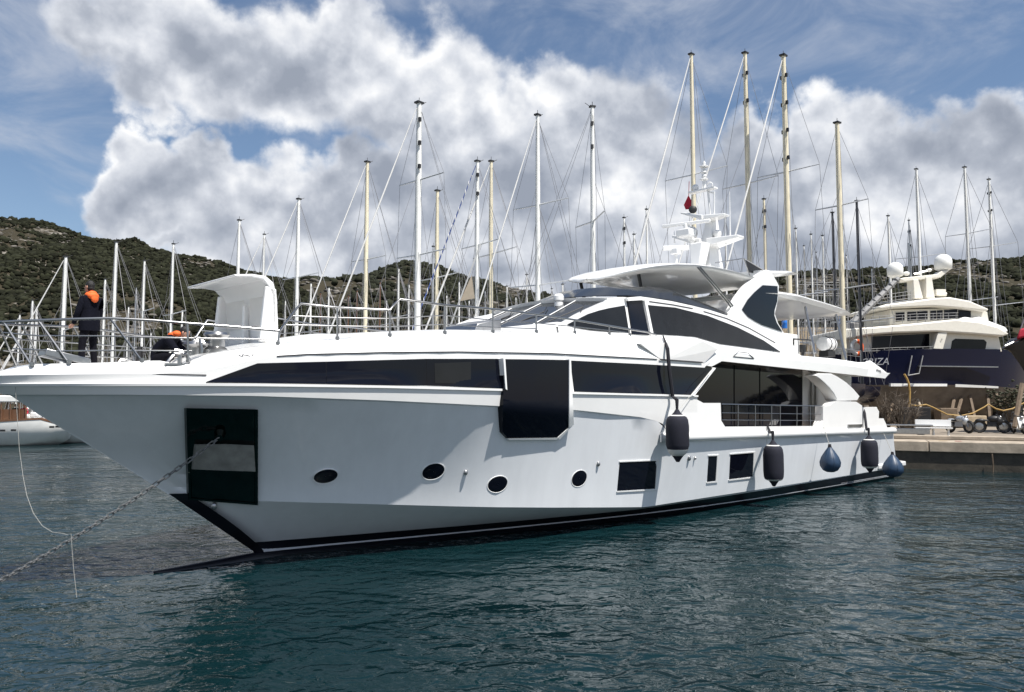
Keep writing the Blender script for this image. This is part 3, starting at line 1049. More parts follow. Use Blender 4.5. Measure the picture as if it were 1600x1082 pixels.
slab([(1079.5, 618.5), (1083, 621.5), (1099, 630), (1126, 630), (1127, 657.5), (1133, 667), (1282, 666), (1282, 676), (1043, 682), (1041, 655), (1050, 618)], 3.58, 'bulwark', M['white'], .14)
slab([(1282, 666), (1286, 657.5), (1286, 636), (1297, 634), (1301, 630), (1308.5, 627), (1337.7, 628), (1347, 634), (1347.6, 673.2), (1282, 676)], 3.58, 'bulwark', M['white'], .30)
slab([(1349.3, 637), (1369.7, 637), (1373.6, 643.5), (1373, 654), (1380.4, 654), (1385, 664), (1387, 672), (1349.3, 673.2)], 3.57, 'bulwark', M['white'], .30)
patch([(1324, 663.5), (1346, 663)], [(1324, 668), (1346, 667.5)], 'vent_slot', M['steel_dull'], nu=3, nv=2, off=.035, surf=lambda u, z: 3.58 + u * 0)
slab([(1273.6, 587), (1279, 583.8), (1299, 584), (1311, 590), (1324, 599), (1334, 608.5), (1343.5, 619.5), (1339.6, 626), (1308.5, 626.6), (1303.7, 616), (1297, 607), (1289, 599), (1281, 592)], 3.55, 'cockpit_wing', M['white'], .45, bevel=.02)
b = MB()
b.box((18.2, 0, 2.02), (14.2, 6.9, .12))
b.build('main_deck', M['teak'], Y, smooth=0)
# transom stairs block and swim platform
b = MB()
b.hullpoly([(25.3, -3.3, 2.0), (25.3, 3.3, 2.0), (25.3, 3.3, 2.9), (25.3, -3.3, 2.9)], [(25.7, -3.3, 2.0), (25.7, 3.3, 2.0), (25.5, 3.3, 2.9), (25.5, -3.3, 2.9)])
b.build('transom_bulkhead', M['white'], Y, smooth=0, bevel=.03)
b = MB(); P = []
for u, v, z in ((25.2, 3.42, .56), (26.6, 3.45, .54), (28.4, 3.35, .52), (29.05, 2.9, .50)): P.append((u, v, z))
top = [(u, -v, z) for u, v, z in P] + [(u, v, z) for u, v, z in P[::-1]]
b.prism(top, (0, 0, -.2))
b.build('swim_platform', M['white'], Y, smooth=0, bevel=.04)
# saloon
VS = 2.6
b = MB(); b.box((16.2, 0, 3.3), (8.3, 5.14, 2.4)); b.build('saloon', M['blacktop'], Y, smooth=0)
flat = lambda v: (lambda u, z: v + u * 0)
for x0, x1, yt0, yt1 in ((1087, 1146, 572, 577), (1148, 1186, 577, 580), (1188, 1253.5, 580, 584.5)):
    patch([(x0, yt0 - 6), (x1, yt1 - 6)], [(x0, 668), (x1, 668)], 'saloon_window', M['glass'], nu=4, nv=3, off=.0, surf=flat(VS))
patch([(1254, 578), (1262, 579)], [(1254, 668), (1262, 668)], 'saloon_pillar', M['white'], nu=2, nv=2, surf=flat(VS), off=.02, inner=.4)
for k in range(5):
    x = 1262.5 + k * 3.2
    patch([(x, 579), (x + 2.9, 579)], [(x, 668), (x + 2.9, 668)], 'curtain', M['soffit'], nu=2, nv=2, surf=flat(2.3 - .06 * (k % 2)), off=0, inner=.05)
patch([(1278, 580), (1330, 584)], [(1278, 668), (1330, 668)], 'cockpit_wall', M['soffit'], nu=3, nv=2, surf=flat(1.9), off=0, inner=.1)
# inner face where the walkway starts
b = MB(); u0, z0 = onv(1085, 618, 3.5); b.box((u0 - .2, -3.05, 3.25), (.12, .95, 2.2)); b.box((u0 - .2, 3.05, 3.25), (.12, .95, 2.2)); b.build('walkway_bulkhead', M['soffit'], Y, smooth=0)
# walkway rail
b = MB()
rv = 3.5
for (x0, y0, x1, y1, r) in ((1127, 632, 1286, 635, .022), (1128, 645.5, 1286, 647.5, .012), (1128, 656.5, 1286, 657.5, .012)):
    b.tube([V(x0, y0, rv), V((x0 + x1) / 2, (y0 + y1) / 2, rv), V(x1, y1, rv)], r, 6)
rl = b.build('walkway_rail', M['steel'], Y)
for x in (1153, 1180, 1205.5, 1219, 1245, 1266, 1285):
    b = MB(); b.tube([V(x, 632.5 + (x - 1127) * .018, rv), V(x, 667, rv)], .02, 6); b.build('stanchion', M['steel'], rl)

# ---- upper deck wing: side band running aft over the walkway to its pointed tail, with soffit and deck
cols = [(1026, 561.5, 527.0), (1060, 567, 530), (1090, 571, 533), (1105, 572, 536.5), (1112, 573, 540.3), (1118, 570, 541.3), (1128, 564.6, 542.8), (1160, 568, 546.6), (1215, 573.8, 552.6), (1260, 578.4, 557), (1300, 582.6, 560.4), (1338, 586.5, 566), (1354, 588.4, 569.8), (1359.6, 589, 563.5), (1366, 589.7, 567.8), (1377, 591, 575.8), (1383, 591.7, 580.6), (1388, 586, 584)]
outer = []
for x, yb, yt in cols:
    ub, zb = onv(x, yb, 3.52); ut, zt = onv(x, yt, 3.36)
    um = ub * .5 + ut * .5; zm = zb * .5 + zt * .5
    ud = ut
    outer.append([(ub + .05, 0, zb + .16), (ub + .05, -2.6, zb + .10), (ub, -3.40, zb + .02), (ub, -3.52, zb), (um, -3.52, zm + .05), (ut, -3.36, zt), (ut, -3.20, zt - .02), (ut + .02, -3.15, zt - .22 if x > 1130 and x < 1350 else zt - .06), (ut + .02, 0, zt - .2 if x > 1130 and x < 1350 else zt - .05)])
b = MB(); b.loft(outer, cap=True); b.loft([[(a, -y, z) for a, y, z in r] for r in outer], cap=True, flip=True)
b.build('upper_deck', M['white'], Y, smooth=28)
# flared intake under the side deck edge
b = MB()
q = [onv(1000, 537, 3.5), onv(1090, 534, 3.42), onv(1117, 546, 3.48), onv(1100, 567, 3.52), onv(1034, 564, 3.52)]
inn = [Vector((u, -3.30, z)) for u, z in q]
outp = [Vector((q[0][0], -3.50, q[0][1])), Vector((q[1][0], -3.60, q[1][1])), Vector((q[2][0], -3.60, q[2][1])), Vector((q[3][0], -3.54, q[3][1])), Vector((q[4][0], -3.54, q[4][1]))]
b.hullpoly(inn, outp); b.build('air_intake', M['white'], Y, smooth=0)
MB().hullpoly([Vector((p.x, -p.y, p.z)) for p in inn], [Vector((p.x, -p.y, p.z)) for p in outp]).build('air_intake', M['white'], Y, smooth=0)
strip([(1030, 561.8), (1097, 566.5)], .03, 'groove', M['groove'], off=.02, surf=flat(3.55))
b = MB()
e = [V(1153, 550, 3.53), V(1169, 552, 3.53), V(1178, 560.5, 3.53), V(1146, 557.5, 3.53)]
for i in range(4): b.tube([e[i], e[(i + 1) % 4]], .012, 4)
b.build('fuel_hatch', M['groove'], Y)
b = MB(); p = V(1254, 545, 3.1); b.box(p, (.22, .16, .28)); b.tube([p, p - Vector((0, 0, .3))], .06, 8); b.build('deck_camera', M['blacktop'], Y, bevel=.02)

# ---- upper house
vh = lambda u, z: 2.72 - .10 * (z - 4.8) + u * 0
arch = [(872, 511), (876.6, 507), (901.6, 492), (920, 483), (943, 473), (960, 469), (976, 466), (1001, 463.7), (1015, 465.5), (1050, 471), (1082, 478), (1110, 485), (1137, 493.6), (1155, 501.5), (1173, 510), (1195, 523), (1212, 534), (1234, 546.5), (1252, 556)]
PT = []
for x, y in arch:
    u, v, z = trace(x, y, vh); PT.append((u, v, z))
b = MB()
rows = []
for u, v, z in PT:
    zf = float(zF(u)) - .1 if u < 11.5 else float(np.interp(u, [11.5, 20.5], [4.8, 4.3]))
    z0 = min(zf, z - .02)
    rows.append([(u, -2.74 + .1 * (z0 - 4.8), z0), (u, -v, z), (u + .04, -v + .14, z + .02), (u + .1, -v + .5, z - .12), (u + .1, -1.2, z - .08), (u + .1, 0, z - .06)])
b.loft(rows); b.loft([[(a, -y, c_) for a, y, c_ in r] for r in rows], flip=True)
b.build('upper_house', M['white'], Y, smooth=30)
patch([(886, 507), (902, 499), (918, 491), (935, 485.5), (951, 481.8), (975, 477.6)], [(886.5, 508), (897, 512), (908, 514.5), (924, 517), (950, 519), (982, 520.5)], 'house_window', M['glass2'], nu=14, nv=4, surf=vh, off=.03, inner=.1)
patch([(979, 471.5), (1001, 470)], [(986, 523), (1012.5, 524)], 'house_window', M['glass'], nu=3, nv=4, surf=vh, off=.05, inner=.12)
patch([(975, 466.5), (1003, 465)], [(977, 471), (1003.5, 469.5)], 'door_lintel', M['white'], nu=3, nv=3, surf=vh, off=.11, inner=.16)
patch([(1003, 470), (1006.5, 470)], [(1013.5, 524), (1017.5, 524)], 'door_post', M['white'], nu=3, nv=3, surf=vh, off=.09, inner=.16)
patch([(1011, 477), (1054, 481), (1104, 493.6), (1151, 511.7), (1192, 532.3), (1217.6, 549.6)], [(1020, 523), (1060, 525), (1085, 527), (1123, 538), (1165, 543.5), (1218, 550.6)], 'house_window', M['glass2'], nu=30, nv=5, surf=vh, off=.03, inner=.1)
for pts in ([(1014, 471.5), (1050, 476.5), (1082, 482.5)], [(1099, 487), (1135, 498), (1170, 513), (1211, 536)]):
    strip(pts, .03, 'groove', M['groove'], off=.012, surf=vh)

# windscreen of the pilot house: raked panes across the front
wb = [(7.15, -2.58, 5.10), (6.93, -1.5, 5.18), (6.85, 0, 5.2), (6.93, 1.5, 5.18), (7.15, 2.58, 5.10)]
wt = [(9.0, -2.28, 5.90), (8.85, -1.3, 6.0), (8.8, 0, 6.04), (8.85, 1.3, 6.0), (9.0, 2.28, 5.90)]
panes = [(0, 1), (1, 2), (2, 3), (3, 4)]
for i, j in panes:
    a, b_, c_, d_ = [Vector(p) for p in (wb[i], wb[j], wt[j], wt[i])]
    e = .012
    q = [a.lerp(b_, e), b_.lerp(a, e), c_.lerp(d_, e), d_.lerp(c_, e)]
    bb = MB(); bb.prism(q, (.03, 0, -.05)); bb.build('windscreen_pane', M['windscreen'], Y, smooth=0)
bb = MB()
for s in (-1, 1):
    bb.tube([Vector((7.15, s * 2.62, 5.08)), Vector((9.0, s * 2.33, 5.9))], .07, 6)
for k in (1, 2, 3): bb.tube([Vector(wb[k]) - Vector((.01, 0, -.015)), Vector(wt[k]) - Vector((.01, 0, -.015))], .018, 5)
bb.build('windscreen_frame', M['white'], Y)
# wipers
for s in (-1.9, -.5, .9):
    bb = MB(); bb.tube([(7.05, s, 5.24), (7.9, s - .5, 5.66)], .015, 5); bb.tube([(7.5, s - .75, 5.47), (8.3, s - .2, 5.84)], .014, 5); bb.build('wiper', M['blacktop'], Y)
# roof edge over the windscreen and flybridge floor
rows = []
for v in np.linspace(-2.35, 2.35, 15):
    k = 1 - (v / 2.35) ** 2
    rows.append([(9.02 - .2 * k, v, 5.90 + .14 * k), (8.98 - .2 * k, v, 6.0 + .14 * k), (9.7, v, 6.10 + .15 * k), (11.4, v, 6.17 + .1 * k), (11.4, v, 6.0), (9.1, v, 5.86)])
bb = MB(); bb.loft(rows, cap=True); bb.build('pilothouse_roof', M['white'], Y, smooth=40)
bb = MB()
bb.hullpoly([(6.2, -2.7, 4.75), (6.2, 2.7, 4.75), (7.2, 2.7, 4.75), (7.2, -2.7, 4.75)], [(6.7, -2.55, 5.17), (6.7, 2.55, 5.17), (7.2, 2.6, 5.17), (7.2, -2.6, 5.17)])
bb.build('windscreen_base', M['white'], Y, smooth=30, bevel=.03)
bb = MB(); p = V(873, 474, .9); bb.lathe([(.13, -.1), (.13, .02), (.09, .04), (.15, .08), (.15, .2), (.1, .26)], p, 14); bb.build('searchlight', M['white'], Y)
bb = MB()
fb = [(1137, 492.5, 2.42), (1110, 484.5, 2.46), (1071, 474.5, 2.48), (1040, 468, 2.48), (1005, 463.5, 2.42)]
ft = [(1137, 489.6, 2.38), (1110, 478, 2.33), (1071, 463, 2.28), (1050, 454.5, 2.2), (1026, 448.6, 2.05)]
Bt = [V(*p) for p in fb]; Tp = [V(*p) for p in ft]
fr_b = [(10.2, -2.1, 6.22), (9.75, -1.4, 6.24), (9.5, -.6, 6.25), (9.45, 0, 6.25)]
fr_t = [(11.05, -1.7, 6.60), (10.6, -1.1, 6.62), (10.4, -.5, 6.62), (10.35, 0, 6.62)]
Bt = [tuple(p) for p in Bt] + fr_b; Tp = [tuple(p) for p in Tp] + fr_t
full = lambda Lx: Lx + [(a, -y, z) for a, y, z in Lx[::-1][1:]]
bb.loft([full(Bt), full(Tp)]); bb.loft([[(a + .03, y * .985, z - .01) for a, y, z in full(Bt)], [(a + .03, y * .985, z - .01) for a, y, z in full(Tp)]])
bb.loft([full(Tp), [(a + .03, y * .985, z - .01) for a, y, z in full(Tp)]])
bb.build('flybridge_screen', M['windscreen'], Y, smooth=40)
# flybridge coaming and seats seen under the hardtop
bb = MB(); bb.box((14.5, 0, 5.65), (7.2, 4.3, .3)); bb.build('flybridge_floor', M['soffit'], Y, smooth=0)
bb = MB(); bb.box((12.4, -.9, 6.25), (.8, 1.2, 1.0)); bb.build('helm_console', M['blacktop'], Y, bevel=.05)
bb = MB(); bb.box((16.3, .9, 6.15), (2.4, 1.7, .7)); bb.build('flybridge_sofa', M['soffit'], Y, bevel=.08)

# ---- hardtop
hp = [(10.95, .35, 7.04), (11.05, .7, 7.10), (11.3, 1.1, 7.19), (11.7, 1.5, 7.31), (12.2, 1.82, 7.42), (12.8, 2.06, 7.51), (13.6, 2.24, 7.57), (14.6, 2.36, 7.60), (15.8, 2.42, 7.59), (17.0, 2.42, 7.55), (17.9, 2.40, 7.50)]
rows = [[(10.86, -.02, 7.0 + .004 * k) for k in range(8)]]
for u, v, z in hp:
    e = min(1.0, (u - 10.8) / 1.2)
    rows.append([(u, 0, z + .10 * e), (u, -v * .6, z + .08 * e), (u, -v + .16, z + .01), (u, -v, z - .05), (u, -v + .02, z - .10), (u, -v + .25, z - .10 - .12 * e), (u, -v * .5, z - .10 - .16 * e), (u, 0, z - .10 - .17 * e)])
bb = MB(); bb.loft(rows); bb.loft([[(a, -y, c_) for a, y, c_ in r] for r in rows], flip=True)
e = rows[-1]; bb.add(e + [(a, -y, z) for a, y, z in e[1:-1][::-1]], [tuple(range(14))])
bb.build('hardtop', M['white'], Y, smooth=45)
slab([(1177, 436), (1186, 429), (1197, 421.8), (1204, 423), (1214, 440), (1217.5, 447), (1215.5, 471), (1211, 491), (1216, 505), (1224, 518.6), (1236, 533), (1250, 556), (1230, 546), (1212, 535), (1190, 521), (1173, 511), (1155, 502), (1137, 494), (1145.5, 477), (1153, 464), (1162, 452), (1170, 443)], 2.42, 'hardtop_support', M['white'], .2, smooth=30, bevel=.02)
patch([(1191, 446), (1202, 445.5), (1213.5, 447)], [(1190, 450), (1202, 450), (1214, 452)], 'arch_window', M['glass'], nu=4, nv=2, surf=flat(2.42), off=.03) if False else None
patch([(1191, 446), (1178, 457.5), (1167.7, 469), (1159, 484), (1168, 495), (1178, 501.5), (1190, 508)], [(1214, 447.5), (1214.5, 459), (1213.5, 471.5), (1209.5, 485), (1209, 493), (1213, 505), (1221.5, 518.5)], 'arch_window', M['glass'], nu=14, nv=4, surf=flat(2.42), off=.025, inner=.02)
# tail of the hardtop and second wing roof over the aft deck
def plate(pts, vhalf, name, th, m=M['white'], vtop=None, droop=.0):
    rows = []
    for x, y, v, t in pts:
        u, z = onv(x, y, v)
        rows.append([(u, 0, z + .05), (u, -v + .25, z + .02), (u, -v, z - t * .45), (u, -v + .12, z - t), (u, 0, z - t)])
    bb = MB(); bb.loft(rows, cap=True); bb.loft([[(a, -y, c_) for a, y, c_ in r] for r in rows], cap=True, flip=True)
    return bb.build(name, m, Y, smooth=40)


plate([(1197, 422, 2.3, .22), (1206, 422.5, 2.35, .24), (1225, 423, 2.3, .2), (1240, 423.2, 2.1, .14), (1248, 427, 1.8, .05)], 0, 'hardtop_tail', .2)
plate([(1190, 459.5, 2.40, .06), (1197, 455.5, 2.45, .14), (1222, 455, 2.48, .22), (1252, 459.5, 2.5, .26), (1290, 470.5, 2.48, .27), (1310, 476.8, 2.44, .27), (1323, 481.2, 2.38, .26), (1331, 490, 2.2, .08)], 0, 'aft_sunshade', .2)
for s in (-1, 1):
    for a, b_, vv in (((1258, 480), (1273, 552), 2.2), ((1306, 492), (1322, 563), 2.2)):
        p, q = V(*a, vv), V(*b_, vv + .5)
        bb = MB(); bb.tube([Vector((p.x, p.y * s, p.z)), Vector((q.x, q.y * s, q.z))], .05, 8); bb.build('sunshade_pole', M['steel'], Y)
bb = MB(); bb.tube([V(1090, 418, 2.3), V(1142, 480, 2.42)], .03, 6); bb.tube([V(1094, 418, 2.3), V(1145, 478, 2.42)], .03, 6); bb.build('hardtop_strut', M['steel'], Y)
bb = MB(); q = onv(909, 444, 1.6); bb.tube([(12.0, 1.2, 7.15), (12.3, 1.2, 6.2)], .06, 6); bb.tube([(12.0, -1.2, 7.15), (12.3, -1.2, 6.2)], .06, 6); bb.build('hardtop_strut', M['blacktop'], Y)
# rails and netting on top of the hardtop aft
bb = MB()
for s in (-1, 1):
    p0, p1, p2 = V(1118, 411, 1.8), V(1162, 404, 1.8), V(1196, 424, 1.8)
    bb.tube([Vector((p.x, p.y * s, p.z)) for p in (p0, p1, p2)], .02, 5)
    bb.tube([Vector((p1.x, p1.y * s, p1.z)), Vector((p1.x + .5, p1.y * s, p1.z - .7))], .02, 5)
bb.build('hardtop_rail', M['steel'], Y)
bb = MB(); bb.add([V(1164, 405, 1.8), V(1195, 423, 1.8), V(1193, 430, 1.8), V(1170, 426, 1.8)], [(0, 1, 2, 3)]); bb.build('wind_screen_net', M['glass2'], Y, smooth=0)
# upper deck aft: bulwark box seen under the sunshade, stairs
bb = MB(); u1, z1 = onv(1240, 540, 2.2); bb.box((u1, 0, z1), (1.6, 4.0, .95)); bb.build('aft_bar', M['white'], Y, bevel=.03)
bb = MB(); bb.tube([V(1240, 530, 2.35), V(1270, 532, 2.35)], .03, 6); bb.tube([V(1240, 530, 2.35), V(1240, 541, 2.35)], .03, 6); bb.build('grab_rail', M['blacktop'], Y)
bb = MB()
for vv in (1.5, -1.5):
    bb.tube([V(1322, 563, vv), V(1322, 545, vv)], .025, 5); bb.tube([V(1345, 567, vv), V(1345, 549, vv)], .025, 5)
    bb.tube([V(1300, 543, vv), V(1345, 549, vv)], .025, 5); bb.tube([V(1300, 552, vv), V(1345, 558, vv)], .015, 5)
bb.build('aft_rail', M['steel'], Y)

# ---- mast
MU, MV = onv(1108, 409, 0)
def MC(x, y, v=0.0):
    """point on the mast's athwartships plane"""
    d = ray(x, y); t = ((S0 - CAM) @ AX + MU) / (d @ AX)
    q = CAM + t * d - S0
    return Vector((MU, -(q @ NX), q[2]))


mz0 = MC(1108, 411).z; mzl = MC(1108, 382).z; mzu = MC(1105, 340).z
bb = MB()
bb.hullpoly([(MU - .35, -.27, mz0 - .2), (MU + .6, -.27, mz0 - .2), (MU + .6, .27, mz0 - .2), (MU - .35, .27, mz0 - .2)], [(MU - .25, -.16, mzl), (MU + .5, -.16, mzl), (MU + .5, .16, mzl), (MU - .25, .16, mzl)])
bb.hullpoly([(MU - .25, -.26, mzl - .05), (MU + .5, -.26, mzl - .05), (MU + .5, .26, mzl - .05), (MU - .25, .26, mzl - .05)], [(MU + .05, -.12, mzu), (MU + .5, -.12, mzu), (MU + .5, .12, mzu), (MU + .05, .12, mzu)])
mast = bb.build('mast_pylon', M['white'], Y, smooth=0, bevel=.03)
bb = MB(); bb.hullpoly([(MU - 1.0, -.2, mz0 - .2), (MU - .55, -.2, mz0 - .2), (MU - .55, .2, mz0 - .2), (MU - 1.0, .2, mz0 - .2)], [(MU - .9, -.28, mzl - .05), (MU - .3, -.28, mzl - .05), (MU - .3, .28, mzl - .05), (MU - .9, .28, mzl - .05)]); bb.build('mast_fairing', M['white'], Y, smooth=0, bevel=.05)


def arm(tipx, tipy, cx, cy, chord, th, name):
    t, c_ = MC(tipx, tipy), MC(cx, cy)
    bb = MB()
    bb.hullpoly([c_ + Vector((-chord, 0, -th)), c_ + Vector((chord, 0, -th)), c_ + Vector((chord, 0, th)), c_ + Vector((-chord, 0, th))],
                [t + Vector((-chord * .55, 0, -th * .35)), t + Vector((chord * .55, 0, -th * .35)), t + Vector((chord * .55, 0, th * .35)), t + Vector((-chord * .55, 0, th * .35))])
    return bb.build(name, M['white'], Y, smooth=0, bevel=.03)


arm(1055, 371, 1102, 381, .42, .15, 'mast_crossarm'); arm(1158, 370, 1112, 381, .42, .15, 'mast_crossarm')
arm(1067, 334, 1104, 342, .34, .10, 'mast_crossarm'); arm(1136, 336, 1106, 342, .34, .10, 'mast_crossarm')
c_ = MC(1092, 355.5)
bb = MB(); bb.box(c_ + Vector((-.9, 0, 0)), (.14, 1.9, .12), Matrix.Rotation(R(14), 3, 'Z')); bb.tube([c_ + Vector((-.9, 0, 0)), c_ + Vector((-.9, 0, -.3))], .1, 8); bb.build('radar_scanner', M['white'], Y, bevel=.03)
bb = MB(); bb.box(c_ + Vector((-.9, 0, -.38)), (.5, .6, .3)); bb.tube([c_ + Vector((-.9, 0, -.45)), c_ + Vector((-.4, 0, -.6))], .12, 8); bb.build('radar_motor', M['white'], Y, bevel=.05)
c_ = MC(1078, 367); bb = MB(); bb.lathe([(.22, -.12), (.3, 0), (.3, .16), (.2, .28), (.05, .32)], c_, 14); bb.build('radome', M['white'], Y)
c_ = MC(1121, 367); bb = MB(); bb.lathe([(.12, -.1), (.16, 0), (.14, .12), (.05, .18)], c_, 12); bb.build('radome', M['white'], Y)
u2, z2 = onv(1056, 388, .6); bb = MB(); bb.box((u2, -.6, z2), (.9, .16, .16), Matrix.Rotation(R(-50), 3, 'Z')); bb.box((u2, -.6, z2 - .12), (.3, .3, .2)); bb.tube([(u2, -.6, z2 - .1), (u2, -.6, z2 - .95)], .06, 8); bb.build('radar_scanner', M['white'], Y, bevel=.02)
bb = MB(); a, b_ = MC(1110, 336), MC(1106, 297); bb.tube([a, b_], .05, 6); bb.tube([MC(1116, 335), MC(1116, 300)], .03, 6); bb.tube([MC(1106, 300), MC(1116, 302)], .03, 5)
bb.box(MC(1098, 298), (.3, 1.15, .06)); bb.build('mast_platform', M['white'], Y)
bb = MB(); bb.ball(MC(1086.5, 293.5), .13, 12, 8); bb.build('radome', M['white'], Y)
bb = MB()
c_ = MC(1109, 290)
for k in range(12):
    a0, a1 = k / 12 * 6.283, (k + 1) / 12 * 6.283
    bb.tube([c_ + Vector((0, .12 * math.cos(a0), .12 * math.sin(a0))), c_ + Vector((0, .12 * math.cos(a1), .12 * math.sin(a1)))], .025, 5)
bb.build('direction_finder', M['white'], Y)
bb = MB(); t0 = MC(1101, 297); z9 = MC(1099, 252).z
bb.tube([t0, (MU, t0.y, z9)], [.06, .03], 8)
for py, r, h in ((281, .17, .05), (276, .10, .12), (270, .13, .06), (265, .07, .1), (261, .19, .05), (256, .07, .12)):
    bb.lathe([(r * .8, -h / 2), (r, 0), (r * .8, h / 2)], (MU, t0.y + .01, MC(1099, py).z), 12)
bb.build('navigation_light_stack', M['white'], Y)
for k, (x, y0, y1) in enumerate(((1054, 357, 378), (1134, 338, 380), (1141, 300, 368))):
    bb = MB(); bb.tube([MC(x, y1 + 2), MC(x - 1, y0)], [.03, .012], 5); bb.build('whip_antenna', M['white'], Y)
bb = MB(); c_ = MC(1087, 329); bb.lathe([(.15, -.06), (.16, 0), (.06, .05)], (0, 0, 0), 14)
o = bb.build('loudspeaker', M['blacktop'], Y); o.location = c_ + Vector((-.2, 0, 0)); o.rotation_euler = (0, R(-90), R(35))

# ---- rails round the bow and along the side deck
def rail(px, vf, name, r=.022, parent=Y):
    bb = MB()
    P = []
    for x, y in px:
        u, v, z = trace(x, y, lambda a, c_: vf(a)); P.append(Vector((u, -v, z)))
    bb.tube(P, r, 6); bb.tube([Vector((p.x, -p.y, p.z)) for p in P], r, 6)
    return bb.build(name, M['steel'], parent, smooth=60), P


vR = lambda u: np.maximum(vF(u) - .02, .05)
top = [(4, 503.5), (30, 502), (60, 501), (110, 499), (172, 497.5), (240, 501), (300, 506), (360, 511), (437, 517.5)]
r1, P1 = rail(top, vR, 'bow_rail', .026)
bb = MB()
q = P1[0]; bb.tube([q, Vector((q.x - .25, 0, q.z)), Vector((q.x, -q.y, q.z))], .026, 6); bb.build('bow_rail', M['steel'], r1)
rail([(4, 520), (60, 525), (172, 525.5), (300, 529), (437, 531)], vR, 'rail_wire', .014, r1)
rail([(20, 545), (90, 549), (172, 548), (300, 549)], vR, 'rail_wire', .014, r1)


def stan(a, b_, va=vR, vb=vR, parent=r1, r=.02):
    u, v, z = trace(*a, lambda x, y: va(x)); u2, v2, z2 = trace(*b_, lambda x, y: vb(x))
    for s in (-1, 1):
        bb = MB(); bb.tube([Vector((u, s * v, z)), Vector((u2, s * v2, z2))], r, 6)
        bb.tube([Vector((u2, s * v2, z2 + .06)), Vector((u2, s * v2, z2 - .01))], .04, 8)
        bb.build('stanchion', M['steel'], parent)


for a, b_ in (((6, 503.5), (50, 572)), ((60, 501), (108, 568.5)), ((172, 497.5), (222, 565)), ((293, 506), (294, 566)), ((437, 517.5), (434, 539))): stan(a, b_)
bb = MB(); u, v, z = trace(304, 528, lambda x, y: vR(x)); u2, v2, z2 = trace(315, 553, lambda x, y: vR(x))
bb.tube([(u, -v, z), (u + .08, -v, z + .02), (u2, -v2, z2 + .1), (u2, -v2, z2)], .03, 6); bb.build('rail_end', M['steel'], r1)
top2 = [(437, 517.5), (453, 496), (470, 474.5), (527, 480.5), (609, 484.5), (617, 475), (625, 467.5), (695, 477), (758, 482), (838, 491), (900, 500.5), (985, 515), (1010, 519), (1026, 524)]
r2, P2 = rail(top2, vR, 'side_rail', .026)
rail([(455, 494), (527, 497), (609, 498), (695, 493), (758, 499.5), (838, 505), (900, 511), (980, 520)], vR, 'rail_wire', .013, r2)
rail([(446, 508), (527, 510), (609, 511), (695, 507), (758, 511), (838, 514)], vR, 'rail_wire', .013, r2)
for a, b_ in (((527, 480.5), (527, 531)), ((609, 484.5), (609, 526)), ((695, 477), (695, 522)), ((770, 483.5), (770, 520)), ((838, 491), (838, 520)), ((898, 500), (898, 521)), ((952, 509.5), (952, 523)), ((983, 514.7), (984, 524.5))): stan(a, b_, parent=r2)

# ---- foredeck: raised hatch, windlass, cleats
HV = 1.16
hu = -.40
def HP(s, u, z): return Vector((u, s * HV, z))
hz0, hz1 = 4.36, 5.70
bb = MB()
# back skin, curved lip at the top, side cheeks: one moulding, open towards the bow
prof = [(hu + .25, hz0), (hu + .22, hz0 + .5), (hu + .18, hz1 - .35), (hu + .10, hz1 - .12), (hu - .06, hz1 - .01), (hu - .35, hz1 + .0), (hu - .72, hz1 - .05)]
inn = [(u - .10, z - .03) for u, z in prof[:3]] + [(hu + .0, hz1 - .2), (hu - .12, hz1 - .08), (hu - .36, hz1 - .06), (hu - .71, hz1 - .09)]
ring = prof + inn[::-1]
bb.hullpoly([HP(-1, u, z) for u, z in ring], [HP(1, u, z) for u, z in ring])
hatch = bb.build('foredeck_hatch', M['white'], Y, smooth=30, bevel=.015)
for s in (-1, 1):
    bb = MB(); bb.hullpoly([(hu + .2, s * HV, hz0), (hu + .18, s * HV, hz1 - .25), (hu - .06, s * HV, hz1 - .2), (hu - .16, s * HV, hz0)], [(hu + .2, s * (HV - .16), hz0), (hu + .18, s * (HV - .14), hz1 - .25), (hu - .04, s * (HV - .13), hz1 - .2), (hu - .14, s * (HV - .13), hz0)])
    bb.build('hatch_cheek', M['white'], hatch, smooth=0, bevel=.03)
bb = MB(); bb.box((hu + .05, -.05, hz0 + .42), (.12, .1, .85)); bb.build('hatch_rib', M['white'], hatch, smooth=0, bevel=.02)
for y in (-.58, .53):
    bb = MB(); bb.box((hu + .10, y, hz0 + .68), (.05, .86, .62)); bb.build('hatch_panel', M['soffit'], hatch, smooth=0, bevel=.02)
bb = MB(); bb.hullpoly([(-1.5, -1.5, 3.95), (-1.5, 1.5, 3.95), (-.35, 1.6, 4.1), (-.35, -1.6, 4.1)], [(-1.3, -1.45, 4.05), (-1.3, 1.45, 4.05), (-.35, 1.55, 4.36), (-.35, -1.55, 4.36)]); bb.build('hatch_coaming', M['white'], Y, bevel=.03)
for x, y, v in ((305, 562, .9), (338, 547, 1.2)):
    p = V(x, y, v)
    bb = MB(); bb.lathe([(.2, -.3), (.22, 0), (.15, .06), (.16, .22), (.24, .28), (.22, .33), (.03, .36)], p, 16); bb.tube([p + Vector((-.1, 0, .1)), p + Vector((-.35, .1, .15))], .05, 6)
    bb.build('windlass', M['steel'], Y)
